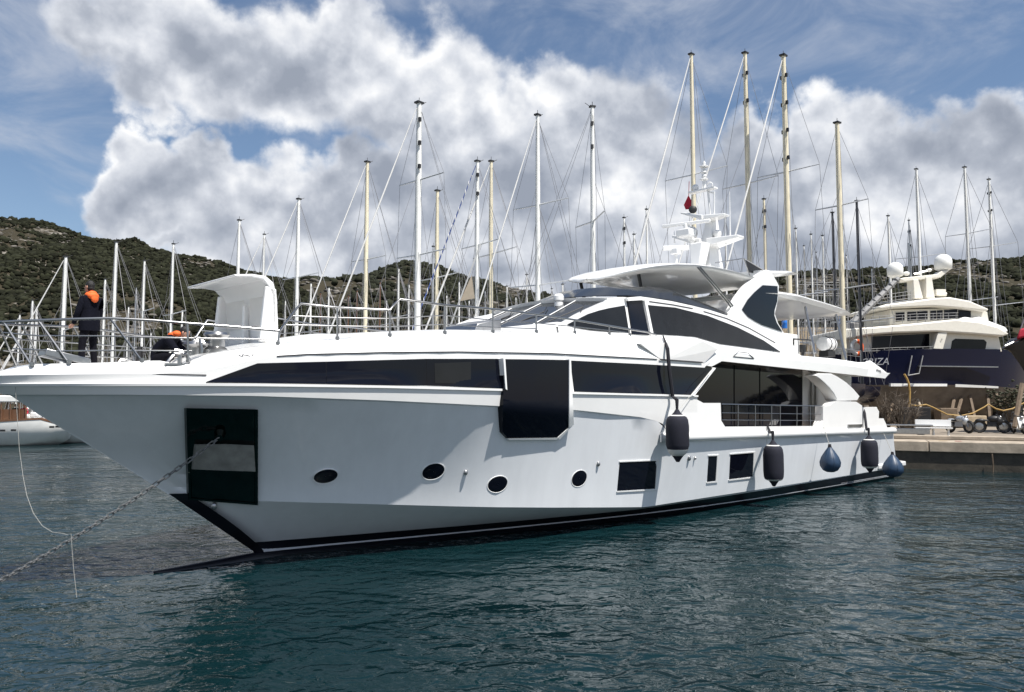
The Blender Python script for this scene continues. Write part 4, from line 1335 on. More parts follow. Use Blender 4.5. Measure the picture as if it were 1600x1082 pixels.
for s in (-1, 1):
    bb = MB(); q = trace(284, 571, lambda a, c_: vR(a)); c0 = Vector((q[0], s * (q[1] - .1), q[2]))
    bb.tube([c0 + Vector((-.22, 0, .03)), c0 + Vector((-.1, 0, .2)), c0 + Vector((.1, 0, .2)), c0 + Vector((.22, 0, .03))], .035, 6); bb.box(c0 + Vector((0, 0, .01)), (.6, .25, .04)); bb.tube([c0 + Vector((.0, 0, .0)), c0 + Vector((.0, 0, .2))], .04, 6)
    bb.build('fairlead', M['steel'], Y)
bb = MB(); p = V(100, 566, .5); bb.box(p + Vector((0, 0, .08)), (.7, .5, .12), Matrix.Rotation(R(12), 3, 'Y')); bb.build('anchor_hatch', M['steel_dull'], Y, bevel=.01)
bb = MB(); p = V(218, 560, .1); bb.tube([p + Vector((0, 0, -.1)), p + Vector((0, 0, .22))], [.07, .05], 8); bb.tube([p + Vector((-.1, 0, .12)), p + Vector((.1, 0, .12))], .03, 6); bb.build('bollard', M['blacktop'], Y)
# dark cowl on the coach roof before the windscreen
bb = MB(); u1, z1 = onv(746, 512, .3); bb.hullpoly([(u1 - .5, -.7, z1 - .25), (u1 + .5, -.7, z1 - .2), (u1 + .5, .7, z1 - .2), (u1 - .5, .7, z1 - .25)], [(u1 - .35, -.7, z1 + .05), (u1 + .5, -.7, z1 + .25), (u1 + .5, .7, z1 + .25), (u1 - .35, .7, z1 + .05)]); bb.build('deck_locker', M['steel_dull'], Y, bevel=.02)


def text(s, name, m, parent, loc, xdir, updir, size, ext=.004, align='CENTER'):
    cu = bpy.data.curves.new(name, 'FONT')
    cu.body = s; cu.size = size; cu.extrude = ext; cu.align_x = align; cu.align_y = 'CENTER'; cu.resolution_u = 2
    cu.shear = .3
    tmp = bpy.data.objects.new('tmp', cu); COL.objects.link(tmp)
    dg = bpy.context.evaluated_depsgraph_get()
    me = bpy.data.meshes.new_from_object(tmp.evaluated_get(dg))
    bpy.data.objects.remove(tmp)
    me.materials.clear(); me.materials.append(m)
    o = link(name, me, parent)
    x = Vector(xdir).normalized(); z = x.cross(Vector(updir)).normalized(); y = z.cross(x)
    o.matrix_local = Matrix.Translation(Vector(loc)) @ Matrix((x, y, z)).transposed().to_4x4()
    return o


c, du, dz, n = side_frame(384, 557)
# reads left to right from port: towards the stern
text('AZIMUT', 'emblem', M['text_grey'], Y, c + n * .02, du, dz, .075)
text('GRANDE', 'emblem', M['text_grey'], Y, V(1373, 579.5, 3.54), (1, 0, -.12), (0, 0, 1), .13)

# ================================================================ things on and around the yacht
YM = Matrix.Translation(Vector(S0)) @ Matrix.Rotation(AL, 4, 'Z')


def YW(p): return YM @ Vector(p)


# fenders hang from the yacht: things of their own
def fender(px, ytop, ybot, wpx, off, label, hook, ball=False, ropes=(), ek=.26):
    """px, ytop..ybot: where the body hangs; off: how far its centre stands off the side"""
    ym = (ytop + ybot) / 2
    u, v, z = trace(px, ym, lambda a, b: 3.56 + off + a * 0)
    d = (YW((u, -v, z)) - Vector(CAM)).length
    mpp = d / FPX * 1.0
    H = (ybot - ytop) * mpp * 1.02; r = wpx * mpp / 2
    f = thing('ball_fender' if ball else 'fender', YW((u, -v, z)), label, 'fender', 'fenders hanging along the yacht side', rz=AL)
    bb = MB()
    if ball:
        prof = [(.03, H * .5), (.05, H * .46), (r * .45, H * .30), (r * .82, H * .08), (r, -H * .12), (r * .95, -H * .27), (r * .7, -H * .42), (r * .3, -H * .49), (.02, -H * .5)]
        bb.lathe(prof, n=22); bb.build('body', M['blueball'], f, smooth=80)
        b2 = MB(); b2.tube([(0, 0, H * .44), (0, 0, H * .56)], [.07, .05], 8); b2.build('eye', M['darkrope'], f)
        b2 = MB()
        for k in range(8):
            a = k * math.pi / 4
            b2.tube([(math.cos(a) * q * 1.003, math.sin(a) * q * 1.003, zz) for q, zz in prof[1:-1]], .006, 4)
        b2.build('seam', M['blueball'], f)
    else:
        bb.lathe([(r * .62, H * .375), (r * .80, H * .355), (r * .93, H * .30), (r, H * .18), (r, -H * .18), (r * .96, -H * (ek - .05)), (r * .88, -H * ek)], n=24)
        bb.build('body', M['rubber'], f, smooth=50)
        for s, zz, wl in ((1, H * .375, .02), (-1, -H * ek, .38 - ek)):
            b2 = MB(); b2.lathe([(r * (.66 if s > 0 else .90), zz), (r * (.6 if s > 0 else .76), zz + s * H * wl * .6), (r * .5, zz + s * H * wl)][::s], n=22); b2.build('white_end', M['fender_white'], f, smooth=60)
            b2 = MB(); b2.lathe([(r * .50, zz + s * H * wl), (r * .30, s * H * .44), (.04, s * H * .5)][::s], n=14); b2.build('tip', M['rubber'], f)
    inv = f.matrix_basis.inverted() if False else (Matrix.Translation(YW((u, -v, z))) @ Matrix.Rotation(AL, 4, 'Z')).inverted()
    P = []
    for hx, hy, hv in hook:
        q = V(hx, hy, hv); P.append(inv @ YW(q))
    topz = H * .5
    bb = MB()
    if ball:
        bb.tube([(0, 0, topz)] + P, .012, 5); bb.build('rope', M['rope'], f)
    else:
        bb.tube([(0, 0, topz - .05), (0, 0, topz + .25)] + P, [.035, .05] + [.05] * (len(P) - 1) + [.02], 6); bb.build('rope', M['darkrope'], f)
    for a, b_ in ropes:
        b2 = MB(); b2.tube([inv @ YW(V(*a)), inv @ YW(V(*b_))], .009, 4); b2.build('lashing', M['rope'], f)
    return f


fender(1058.5, 642, 720, 35, .50, 'largest dark cylinder fender with white ends, nearest the bow', [(1051, 620, 3.70), (1046, 580, 3.72), (1043, 545, 3.66), (1036, 525, 3.4)], ropes=(((1058, 644, 3.8), (1110, 580, 3.62)),))
fender(1208.5, 691, 757, 29, .46, 'dark cylinder fender below the middle of the walkway rail', [(1203, 676, 3.72), (1199, 664, 3.6)], ek=.34, ropes=(((1199, 668, 3.6), (1198, 702, 3.66)),))
fender(1358.5, 684, 735, 23, .42, 'slim dark cylinder fender hanging by the stern quarter', [(1354, 672, 3.75), (1351, 646, 3.62), (1349, 636, 3.5)], ek=.33)
fender(1297, 699, 736, 29, .46, 'blue ball fender hanging alone under the quarter bulwark', [(1287, 668, 3.74)], ball=True)
fender(1395, 711, 743, 28, .50, 'blue ball fender at the very stern by the swim platform', [(1380, 676, 3.6), (1377, 656, 3.4)], ball=True)

# anchor chain: separate links from the hawse down to the water
c0 = YW(HAWSE)
c1 = onz(-45, 932, WATER_Z - .1)
L_ = (c1 - c0).length
ch = thing('anchor_chain', c0, 'galvanised anchor chain running from the bow pocket into the water', 'chain')
pitch_ = .112
lm = MB()
ringp = []
for k in range(14):
    a = 2 * math.pi * k / 14
    ringp.append((math.cos(a) * .032 + (.040 if math.cos(a) > 0 else -.040), math.sin(a) * .032, 0))
rows = []
for k in range(14):
    p = Vector(ringp[k]); nx = Vector(ringp[(k + 1) % 14]) - Vector(ringp[k - 1]); nx.normalize()
    o_ = nx.cross(Vector((0, 0, 1)))
    rows.append([p + o_ * .0125 * math.cos(t) + Vector((0, 0, 1)) * .0125 * math.sin(t) for t in (0, 1.2566, 2.513, 3.77, 5.0265)])
lm.loft(rows + [rows[0]], closed=True)
lme = lm.mesh('link', M['chain'], 60)
nl = int(L_ / pitch_)
for k in range(nl):
    t = (k + .5) / nl
    sag = lambda q: c0.lerp(c1, q) + Vector((0, 0, -.55 * (q * (1 - q)) * 1.0))
    p = sag(t); d = (sag(t + .01) - sag(t - .01)).normalized()
    q = d.to_track_quat('X', 'Z').to_matrix().to_4x4() @ Matrix.Rotation(math.pi / 2 * (k % 2) + .3, 4, 'X')
    o = link('link', lme, ch)
    o.matrix_local = Matrix.Translation(p - c0) @ q
# thin messenger line looped over the chain
A = [V(24, 605, 0.35)]
d1 = YW(A[0])
pts = [d1] + [W(x, y, yy) for x, y, yy in ((30, 700, 13.2), (36, 745, 13.1), (42, 775, 13.0), (52, 802, 12.9), (66, 822, 12.8), (82, 832, 12.7), (98, 834, 12.6), (106, 836, 12.5), (111, 834, 12.5), (112, 850, 12.5), (115, 890, 12.5), (120, 934, 12.5))]
t = thing('mooring_line', d1, 'thin pale line dropping from the bow and looped over the chain', 'rope')
bb = MB(); bb.tube([p - d1 for p in pts], .0045, 5); bb.build('line', M['rope'], t, smooth=60)


# ================================================================ people
def person(name, joints, edges, radii, facing, label, where):
    """joints in metres, local: x to the person's right... built as one skinned surface"""
    root = thing(name, where, label, 'person', rz=facing)
    me = bpy.data.meshes.new('body')
    keys = list(joints)
    me.from_pydata([joints[k] for k in keys], [(keys.index(a), keys.index(b_)) for a, b_ in edges], [])
    o = link('body', me, root)
    sk = o.modifiers.new('skin', 'SKIN'); sk.use_smooth_shade = True
    for i, k in enumerate(keys):
        r = radii[k]; r = r if isinstance(r, tuple) else (r, r)
        me.skin_vertices[0].data[i].radius = r
        me.skin_vertices[0].data[i].use_root = (k == 'pelvis')
    sb = o.modifiers.new('sub', 'SUBSURF'); sb.levels = 2; sb.render_levels = 2
    dg = bpy.context.evaluated_depsgraph_get()
    m2 = bpy.data.meshes.new_from_object(o.evaluated_get(dg))
    o.modifiers.clear(); o.data = m2
    m2.materials.clear()
    for k in ('jacket', 'trouser', 'skin'): m2.materials.append(M[k])
    legs = ('hipL', 'hipR', 'kneeL', 'kneeR', 'ankL', 'ankR', 'toeL', 'toeR', 'heelL', 'heelR')
    sk_ = ('neck', 'wristL', 'wristR', 'handL', 'handR')
    J = {k: Vector(joints[k]) for k in keys}
    segs = []
    for a, b_ in edges:
        for t_ in (0, .25, .5, .75, 1):
            mi = 1 if (a in legs and b_ in legs) else (2 if ((a in sk_ and b_ in sk_) or b_.startswith('hand')) else 0)
            segs.append((J[a].lerp(J[b_], t_), mi))
    for p in m2.polygons:
        c_ = p.center
        p.material_index = min(segs, key=lambda s_: (s_[0] - c_).length_squared)[1]
    m2.polygons.foreach_set('use_smooth', [True] * len(m2.polygons))
    return root, J


def head(root, c_, face, tilt=0, hat=False):
    """head with nose, ears, hair; face is a horizontal angle"""
    b_ = MB()
    b_.ball((0, 0, 0), (.088, .074, .112), 16, 12)
    b_.ball((.03, 0, -.06), (.062, .055, .062), 12, 8)
    b_.hullpoly([(.08, -.014, -.03), (.08, .014, -.03), (.086, 0, .02)], [(.108, -.007, -.027), (.108, .007, -.027), (.09, 0, .015)])
    for s in (-1, 1): b_.ball((-.005, s * .076, -.01), (.02, .01, .03), 8, 6)
    o = b_.build('head', M['skin'], root, smooth=70)
    o.location = c_; o.rotation_euler = (0, tilt, face)
    h = MB(); h.ball((-.016, 0, .028), (.094, .082, .100), 16, 10); h.ball((-.035, 0, -.02), (.075, .076, .08), 12, 8)
    h.build('hair', M['hair'], o, smooth=70)
    e = MB()
    for s in (-1, 1): e.ball((.078, s * .03, .01), (.012, .012, .008), 8, 6)
    e.build('eye', M['hair'], o)
    mo = MB(); mo.box((.083, 0, -.065), (.008, .04, .008)); mo.build('mouth', M['red'], o)
    return o


def hand(root, at, d, side, n=5):
    """palm with five bent fingers; d: the way the fingers point"""
    d = Vector(d).normalized(); s_ = Vector((0, 0, 1)).cross(d)
    if s_.length < .2: s_ = Vector((1, 0, 0))
    s_.normalize(); nn = d.cross(s_).normalized()
    at = Vector(at); b_ = MB()
    b_.tube([at, at + d * .045, at + d * .085], [.026, .036, .034], 8)
    for k in range(4):
        p0 = at + d * .08 + s_ * (.027 - .018 * k); ln = (.07, .08, .075, .058)[k]
        b_.tube([p0, p0 + d * ln * .5 + nn * .006, p0 + d * ln * .85 + nn * .022 * side], [.0095, .009, .007], 6)
    p0 = at + d * .03 + s_ * .032
    b_.tube([p0, p0 + d * .03 + s_ * .022, p0 + d * .06 + s_ * .02 + nn * .01], [.012, .011, .008], 6)
    return b_.build('hand', M['skin'], root, smooth=60)


edges = [('pelvis', 'waist'), ('waist', 'chest'), ('chest', 'neck0'), ('neck0', 'neck'),
         ('chest', 'shL'), ('shL', 'elL'), ('elL', 'wristL'), ('chest', 'shR'), ('shR', 'elR'), ('elR', 'wristR'),
         ('pelvis', 'hipL'), ('hipL', 'kneeL'), ('kneeL', 'ankL'), ('ankL', 'toeL'), ('pelvis', 'hipR'), ('hipR', 'kneeR'), ('kneeR', 'ankR'), ('ankR', 'toeR')]
rad = dict(pelvis=(.17, .13), waist=(.17, .13), chest=(.185, .135), neck0=(.075, .07), neck=.055, shL=.085, shR=.085, elL=.068, elR=.068, wristL=.045, wristR=.045,
           hipL=.10, hipR=.10, kneeL=.075, kneeR=.075, ankL=.062, ankR=.062, toeL=.045, toeR=.045)
# standing man: seen from behind his left side, looking up and away to the left of the bow. Local +x is forward.
J1 = dict(pelvis=(0, 0, .93), waist=(.01, 0, 1.08), chest=(-.01, 0, 1.34), neck0=(0, 0, 1.47), neck=(.03, 0, 1.54),
          shL=(.0, .19, 1.40), elL=(.03, .27, 1.12), wristL=(.17, .25, .92), shR=(.0, -.19, 1.40), elR=(.02, -.27, 1.13), wristR=(.14, -.24, .93),
          hipL=(.0, .10, .88), kneeL=(.03, .14, .50), ankL=(-.01, .16, .09), toeL=(.15, .19, .05), hipR=(.0, -.10, .88), kneeR=(.03, -.13, .50), ankR=(-.02, -.15, .09), toeR=(.14, -.18, .05))
w1 = YW(V(137, 581, -.35))
pr, J = person('person', J1, edges, rad, R(158), 'standing person in navy jacket with orange hood looking out from the bow', w1)
pr.scale = (.9, .88, .97)
head(pr, (.045, 0, 1.665), R(12), R(-6))
hd = MB()
for a in range(9):
    pass
hd.ball((-.075, 0, 1.475), (.09, .13, .075), 14, 8); hd.ball((-.055, 0, 1.525), (.07, .10, .06), 12, 8); hd.ball((-.02, .075, 1.495), (.085, .055, .055), 10, 7); hd.ball((-.02, -.075, 1.495), (.085, .055, .055), 10, 7); hd.ball((-.125, 0, 1.425), (.045, .09, .08), 10, 7)
hd.build('hood', M['orange'], pr, smooth=80)
hem = MB(); hem.loft([[Vector((.0 + r_ * 1.0 * math.cos(t), r_ * 1.15 * math.sin(t), z_)) for t in np.linspace(0, 2 * math.pi, 16, endpoint=False)] for r_, z_ in ((.175, 1.2), (.185, 1.0), (.19, .86), (.185, .79))], closed=True)
hem.build('jacket_skirt', M['jacket'], pr, smooth=80)
bd = MB(); bd.hullpoly([(.0, .262, 1.27), (.05, .268, 1.27), (.05, .27, 1.24), (.0, .262, 1.24)], [(.0, .285, 1.27), (.05, .29, 1.27), (.05, .29, 1.24), (.0, .285, 1.24)]); bd.build('sleeve_badge', M['fender_white'], pr)
hand(pr, J['wristL'], (.75, -.1, -.65), 1); hand(pr, J['wristR'], (.7, .1, -.7), -1)
for s in (1, -1):
    b_ = MB(); b_.tube([(-.07, s * .155, .05), (.04, s * .165, .055), (.17, s * .19, .04)], [.05, .056, .042], 8); b_.build('shoe', M['blacktop'], pr)
# crouching man, back towards us
J2 = dict(pelvis=(-.22, 0, .40), waist=(-.15, 0, .56), chest=(.06, 0, .74), neck0=(.20, 0, .80), neck=(.27, 0, .83),
          shL=(.10, .19, .76), elL=(.30, .27, .54), wristL=(.47, .17, .42), shR=(.10, -.19, .76), elR=(.30, -.27, .54), wristR=(.47, -.15, .42),
          hipL=(-.20, .11, .38), kneeL=(.22, .24, .48), ankL=(.0, .2, .09), toeL=(.17, .22, .05), hipR=(-.20, -.11, .38), kneeR=(.22, -.22, .44), ankR=(-.02, -.2, .09), toeR=(.15, -.22, .05))
w2 = YW(V(258, 592, .25))
pr2, J = person('person', J2, edges, rad, R(2), 'crouching person in navy jacket with orange hood working at the windlass', w2)
head(pr2, (.35, 0, .90), 0, R(28))
hd = MB(); 0 and hd.loft([[Vector((.19 + k * .045 + .12 * math.cos(t) * .7, .135 * math.sin(t), .80 + .055 * k - .35 * .12 * math.cos(t))) for t in np.linspace(0, 2 * math.pi, 14, endpoint=False)] for k in (-.6, .3, 1.1, 1.8)], closed=True)
hd.ball((.14, 0, .845), (.11, .125, .065), 12, 8); hd.ball((.22, .06, .87), (.09, .07, .06), 10, 7); hd.ball((.22, -.06, .87), (.09, .07, .06), 10, 7); hd.build('hood', M['orange'], pr2, smooth=80)
hand(pr2, J['wristL'], (.9, -.2, -.3), 1); hand(pr2, J['wristR'], (.9, .2, -.3), -1)
for s in (1, -1):
    b_ = MB(); b_.tube([(-.05, s * .2, .05), (.06, s * .21, .055), (.19, s * .22, .04)], [.05, .056, .042], 8); b_.build('shoe', M['blacktop'], pr2)


# ================================================================ sailing boats: hull, mast, spreaders, stays
def sail_hull(L, floating):
    rows = []; beam = L * .15
    for t in np.linspace(0, 1, 15):
        x = L * (.5 - t)                       # +x is the bow
        w = beam * (1 - abs(1.55 * (t - .62)) ** 2.6) ** .5 if abs(1.55 * (t - .62)) < 1 else .02
        w = max(w, .03 if t < .1 else beam * .62 * (t > .5))
        sheer = 1.0 + .35 * (1 - t) ** 2
        dr = .55 * math.sin(math.pi * min(1, t * .95 + .05))
        ring = [(x, -w, sheer), (x, -w * .93, .35), (x, -w * .6, -.15 - dr * .4), (x, 0, -.2 - dr), (x, w * .6, -.15 - dr * .4), (x, w * .93, .35), (x, w, sheer), (x, 0, sheer + .06)]
        rows.append(ring)
    return MB().loft(rows, closed=True, cap=True)


def sailboat(px, ytop, dist, w, color, label, bow=(-.74, -.67), spreads=(.62,), stay=True, slen=1.0, furl='sailwhite', lights=0, hullm='white', staypx=None, group='sailing boats with bare masts in the marina', radar=None, furl_w=.06, rig=True):
    top = W(px, ytop, dist)
    ground = QZ if (px > 430) else WATER_Z
    keel = 2.0 if px > 430 else 0.45
    base = Vector((top.x, dist, ground + keel))
    H = top.z - base.z
    L = min(22 if px < 1000 else 13, max(7.5, H * .78)); sh_ = 0 if px < 1000 else 3.2
    if 1150 < px < 1345: L = 11; sh_ = 5.6; hullm = 'navy'
    ang = math.atan2(bow[1], bow[0])
    r = thing('sailboat', (top.x, dist, ground), label, 'sailboat', group, rz=ang)
    o = sail_hull(L, 1).build('hull', M[hullm], r, smooth=60); o.location = (sh_, 0, keel)
    if px > 430:
        kb_ = MB(); kb_.hullpoly([(-1, -.12, 0.02), (.8, -.12, 0.02), (.8, .12, 0.02), (-1, .12, 0.02)], [(-.7, -.12, keel - .4), (1.2, -.12, keel - .4), (1.2, .12, keel - .4), (-.7, .12, keel - .4)]); kb_.build('keel', M['antifoul'], r, smooth=0)
    cb_ = MB(); 1150 < px < 1345 or cb_.hullpoly([(-L * .2, -L * .09, keel + 1.05), (L * .15, -L * .07, keel + 1.05), (L * .15, L * .07, keel + 1.05), (-L * .2, L * .09, keel + 1.05)], [(-L * .19, -L * .08, keel + 1.5), (L * .10, -L * .06, keel + 1.4), (L * .10, L * .06, keel + 1.4), (-L * .19, L * .08, keel + 1.5)]); (1150 < px < 1345) or cb_.build('cabin', M['white'], r, smooth=0)
    rm = max(.035, w * dist / FPX / 2)
    mx = L * .06
    mz = keel + 1.0; tz = top.z - ground
    mb = MB(); mb.tube([(mx * 0, 0, mz), (0, 0, mz + (tz - mz) * .72), (0, 0, tz)], [rm, rm, rm * .8], 8)
    mb.build('mast', M[color], r, smooth=60)
    hd_ = MB(); hd_.tube([(0, 0, tz), (0, 0, tz + .35)], .02, 4); hd_.tube([(-rm, 0, tz + .02), (-rm - .35, 0, tz + .22)], .018, 4); hd_.box((0, 0, tz + .04), (rm * 2.6, rm * 2, .1)); hd_.build('masthead_fitting', M['blacktop'], r)
    hgt = tz - mz
    ends = []
    for f in spreads:
        zz = mz + hgt * f; sl = slen * (1.15 - .35 * f) * max(.9, min(2.3, L * .14))
        for s in (-1, 1):
            sp = MB(); sp.tube([(0, 0, zz), (-.25 * sl * .4, s * sl, zz + .05 * sl)], [.055, .04], 5); sp.build('spreader', M['mast_alloy'], r)
        ends.append((zz, sl))
    wr = .0135 * dist / 50
    if rig:
        for s in (-1, 1):
            wi = MB(); pts = [(0, 0, tz - .2)] + [(-.1 * sl, s * sl, zz + .05 * sl) for zz, sl in ends[::-1]] + [(-.1, s * L * .145, keel + 1.1)]
            wi.tube(pts, wr, 3, cap=False); wi.build('shroud', M['wire'], r, smooth=0)
            wi = MB(); wi.tube([(0, 0, mz + hgt * .5), (.9, s * L * .13, keel + 1.1)], wr, 3, cap=False); wi.build('shroud', M['wire'], r, smooth=0)
            if ends:
                wi = MB(); wi.tube([(0, 0, ends[-1][0]), (-.3, s * L * .14, keel + 1.1)], wr, 3, cap=False); wi.build('shroud', M['wire'], r, smooth=0)
        wi = MB(); wi.tube([(0, 0, tz), (-L * .48 + sh_, 0, keel + 1.1)], wr, 3, cap=False); wi.build('backstay', M['wire'], r, smooth=0)
        wi = MB(); wi.tube([(rm, .06, tz - .3), (.5, .1, keel + 1.3)], wr, 3, cap=False); wi.tube([(-rm, -.06, tz - .2), (-.3, -.14, keel + 1.3)], wr, 3, cap=False); wi.build('halyard', M['wire'], r, smooth=0)
    if rig:
        wi = MB(); wi.tube([(rm, 0, mz + hgt * .72), (L * .34 + sh_, 0, keel + 1.3)], wr, 3, cap=False); wi.build('inner_stay', M['wire'], r, smooth=0)
        wi = MB(); wi.tube([(-rm, .05, tz - .5), (-L * .40 + sh_, L * .10, keel + 1.1)], wr, 3, cap=False); wi.build('backstay', M['wire'], r, smooth=0)
    if stay:
        bx = L * .5 + sh_
        fs = MB(); n_ = 14
        a, b_ = Vector((rm, 0, tz - .3)), Vector((bx, 0, keel + 1.4))
        fs.tube([a.lerp(b_, k / n_) for k in range(n_ + 1)], [furl_w * dist / 50 * (.55 + .45 * min(1, k / 4)) for k in range(n_ + 1)], 6)
        fs.build('furled_sail', M[furl], r, smooth=60)
        if furl == 'sailblue':
            d = (b_ - a)
            tw_ = MB(); tw_.tube([a + d * (k / 160) + Vector((math.cos(k * .9), math.sin(k * .9), 0)) * furl_w * dist / 50 for k in range(8, 152)], .03, 4); tw_.build('white_lashing', M['sailwhite'], r)
    for k in range(lights):
        f = .97 - .085 * (k + .4)
        for s in (-1, 1):
            lt = MB(); lt.box((s * rm * .7, s * rm * 1.2, mz + hgt * f), (.14, .14, .24)); lt.build('mast_light', M['blacktop'], r)
    if radar:
        rd = MB(); zz = mz + hgt * radar; rd.lathe([(.16, -.18), (.3, -.1), (.32, .1), (.2, .25), (.03, .28)], (rm + .45, 0, zz), 12); rd.tube([(0, 0, zz - .25), (rm + .45, 0, zz - .2)], .04, 5); rd.build('radar_dome', M['mast_white'], r)
    return r


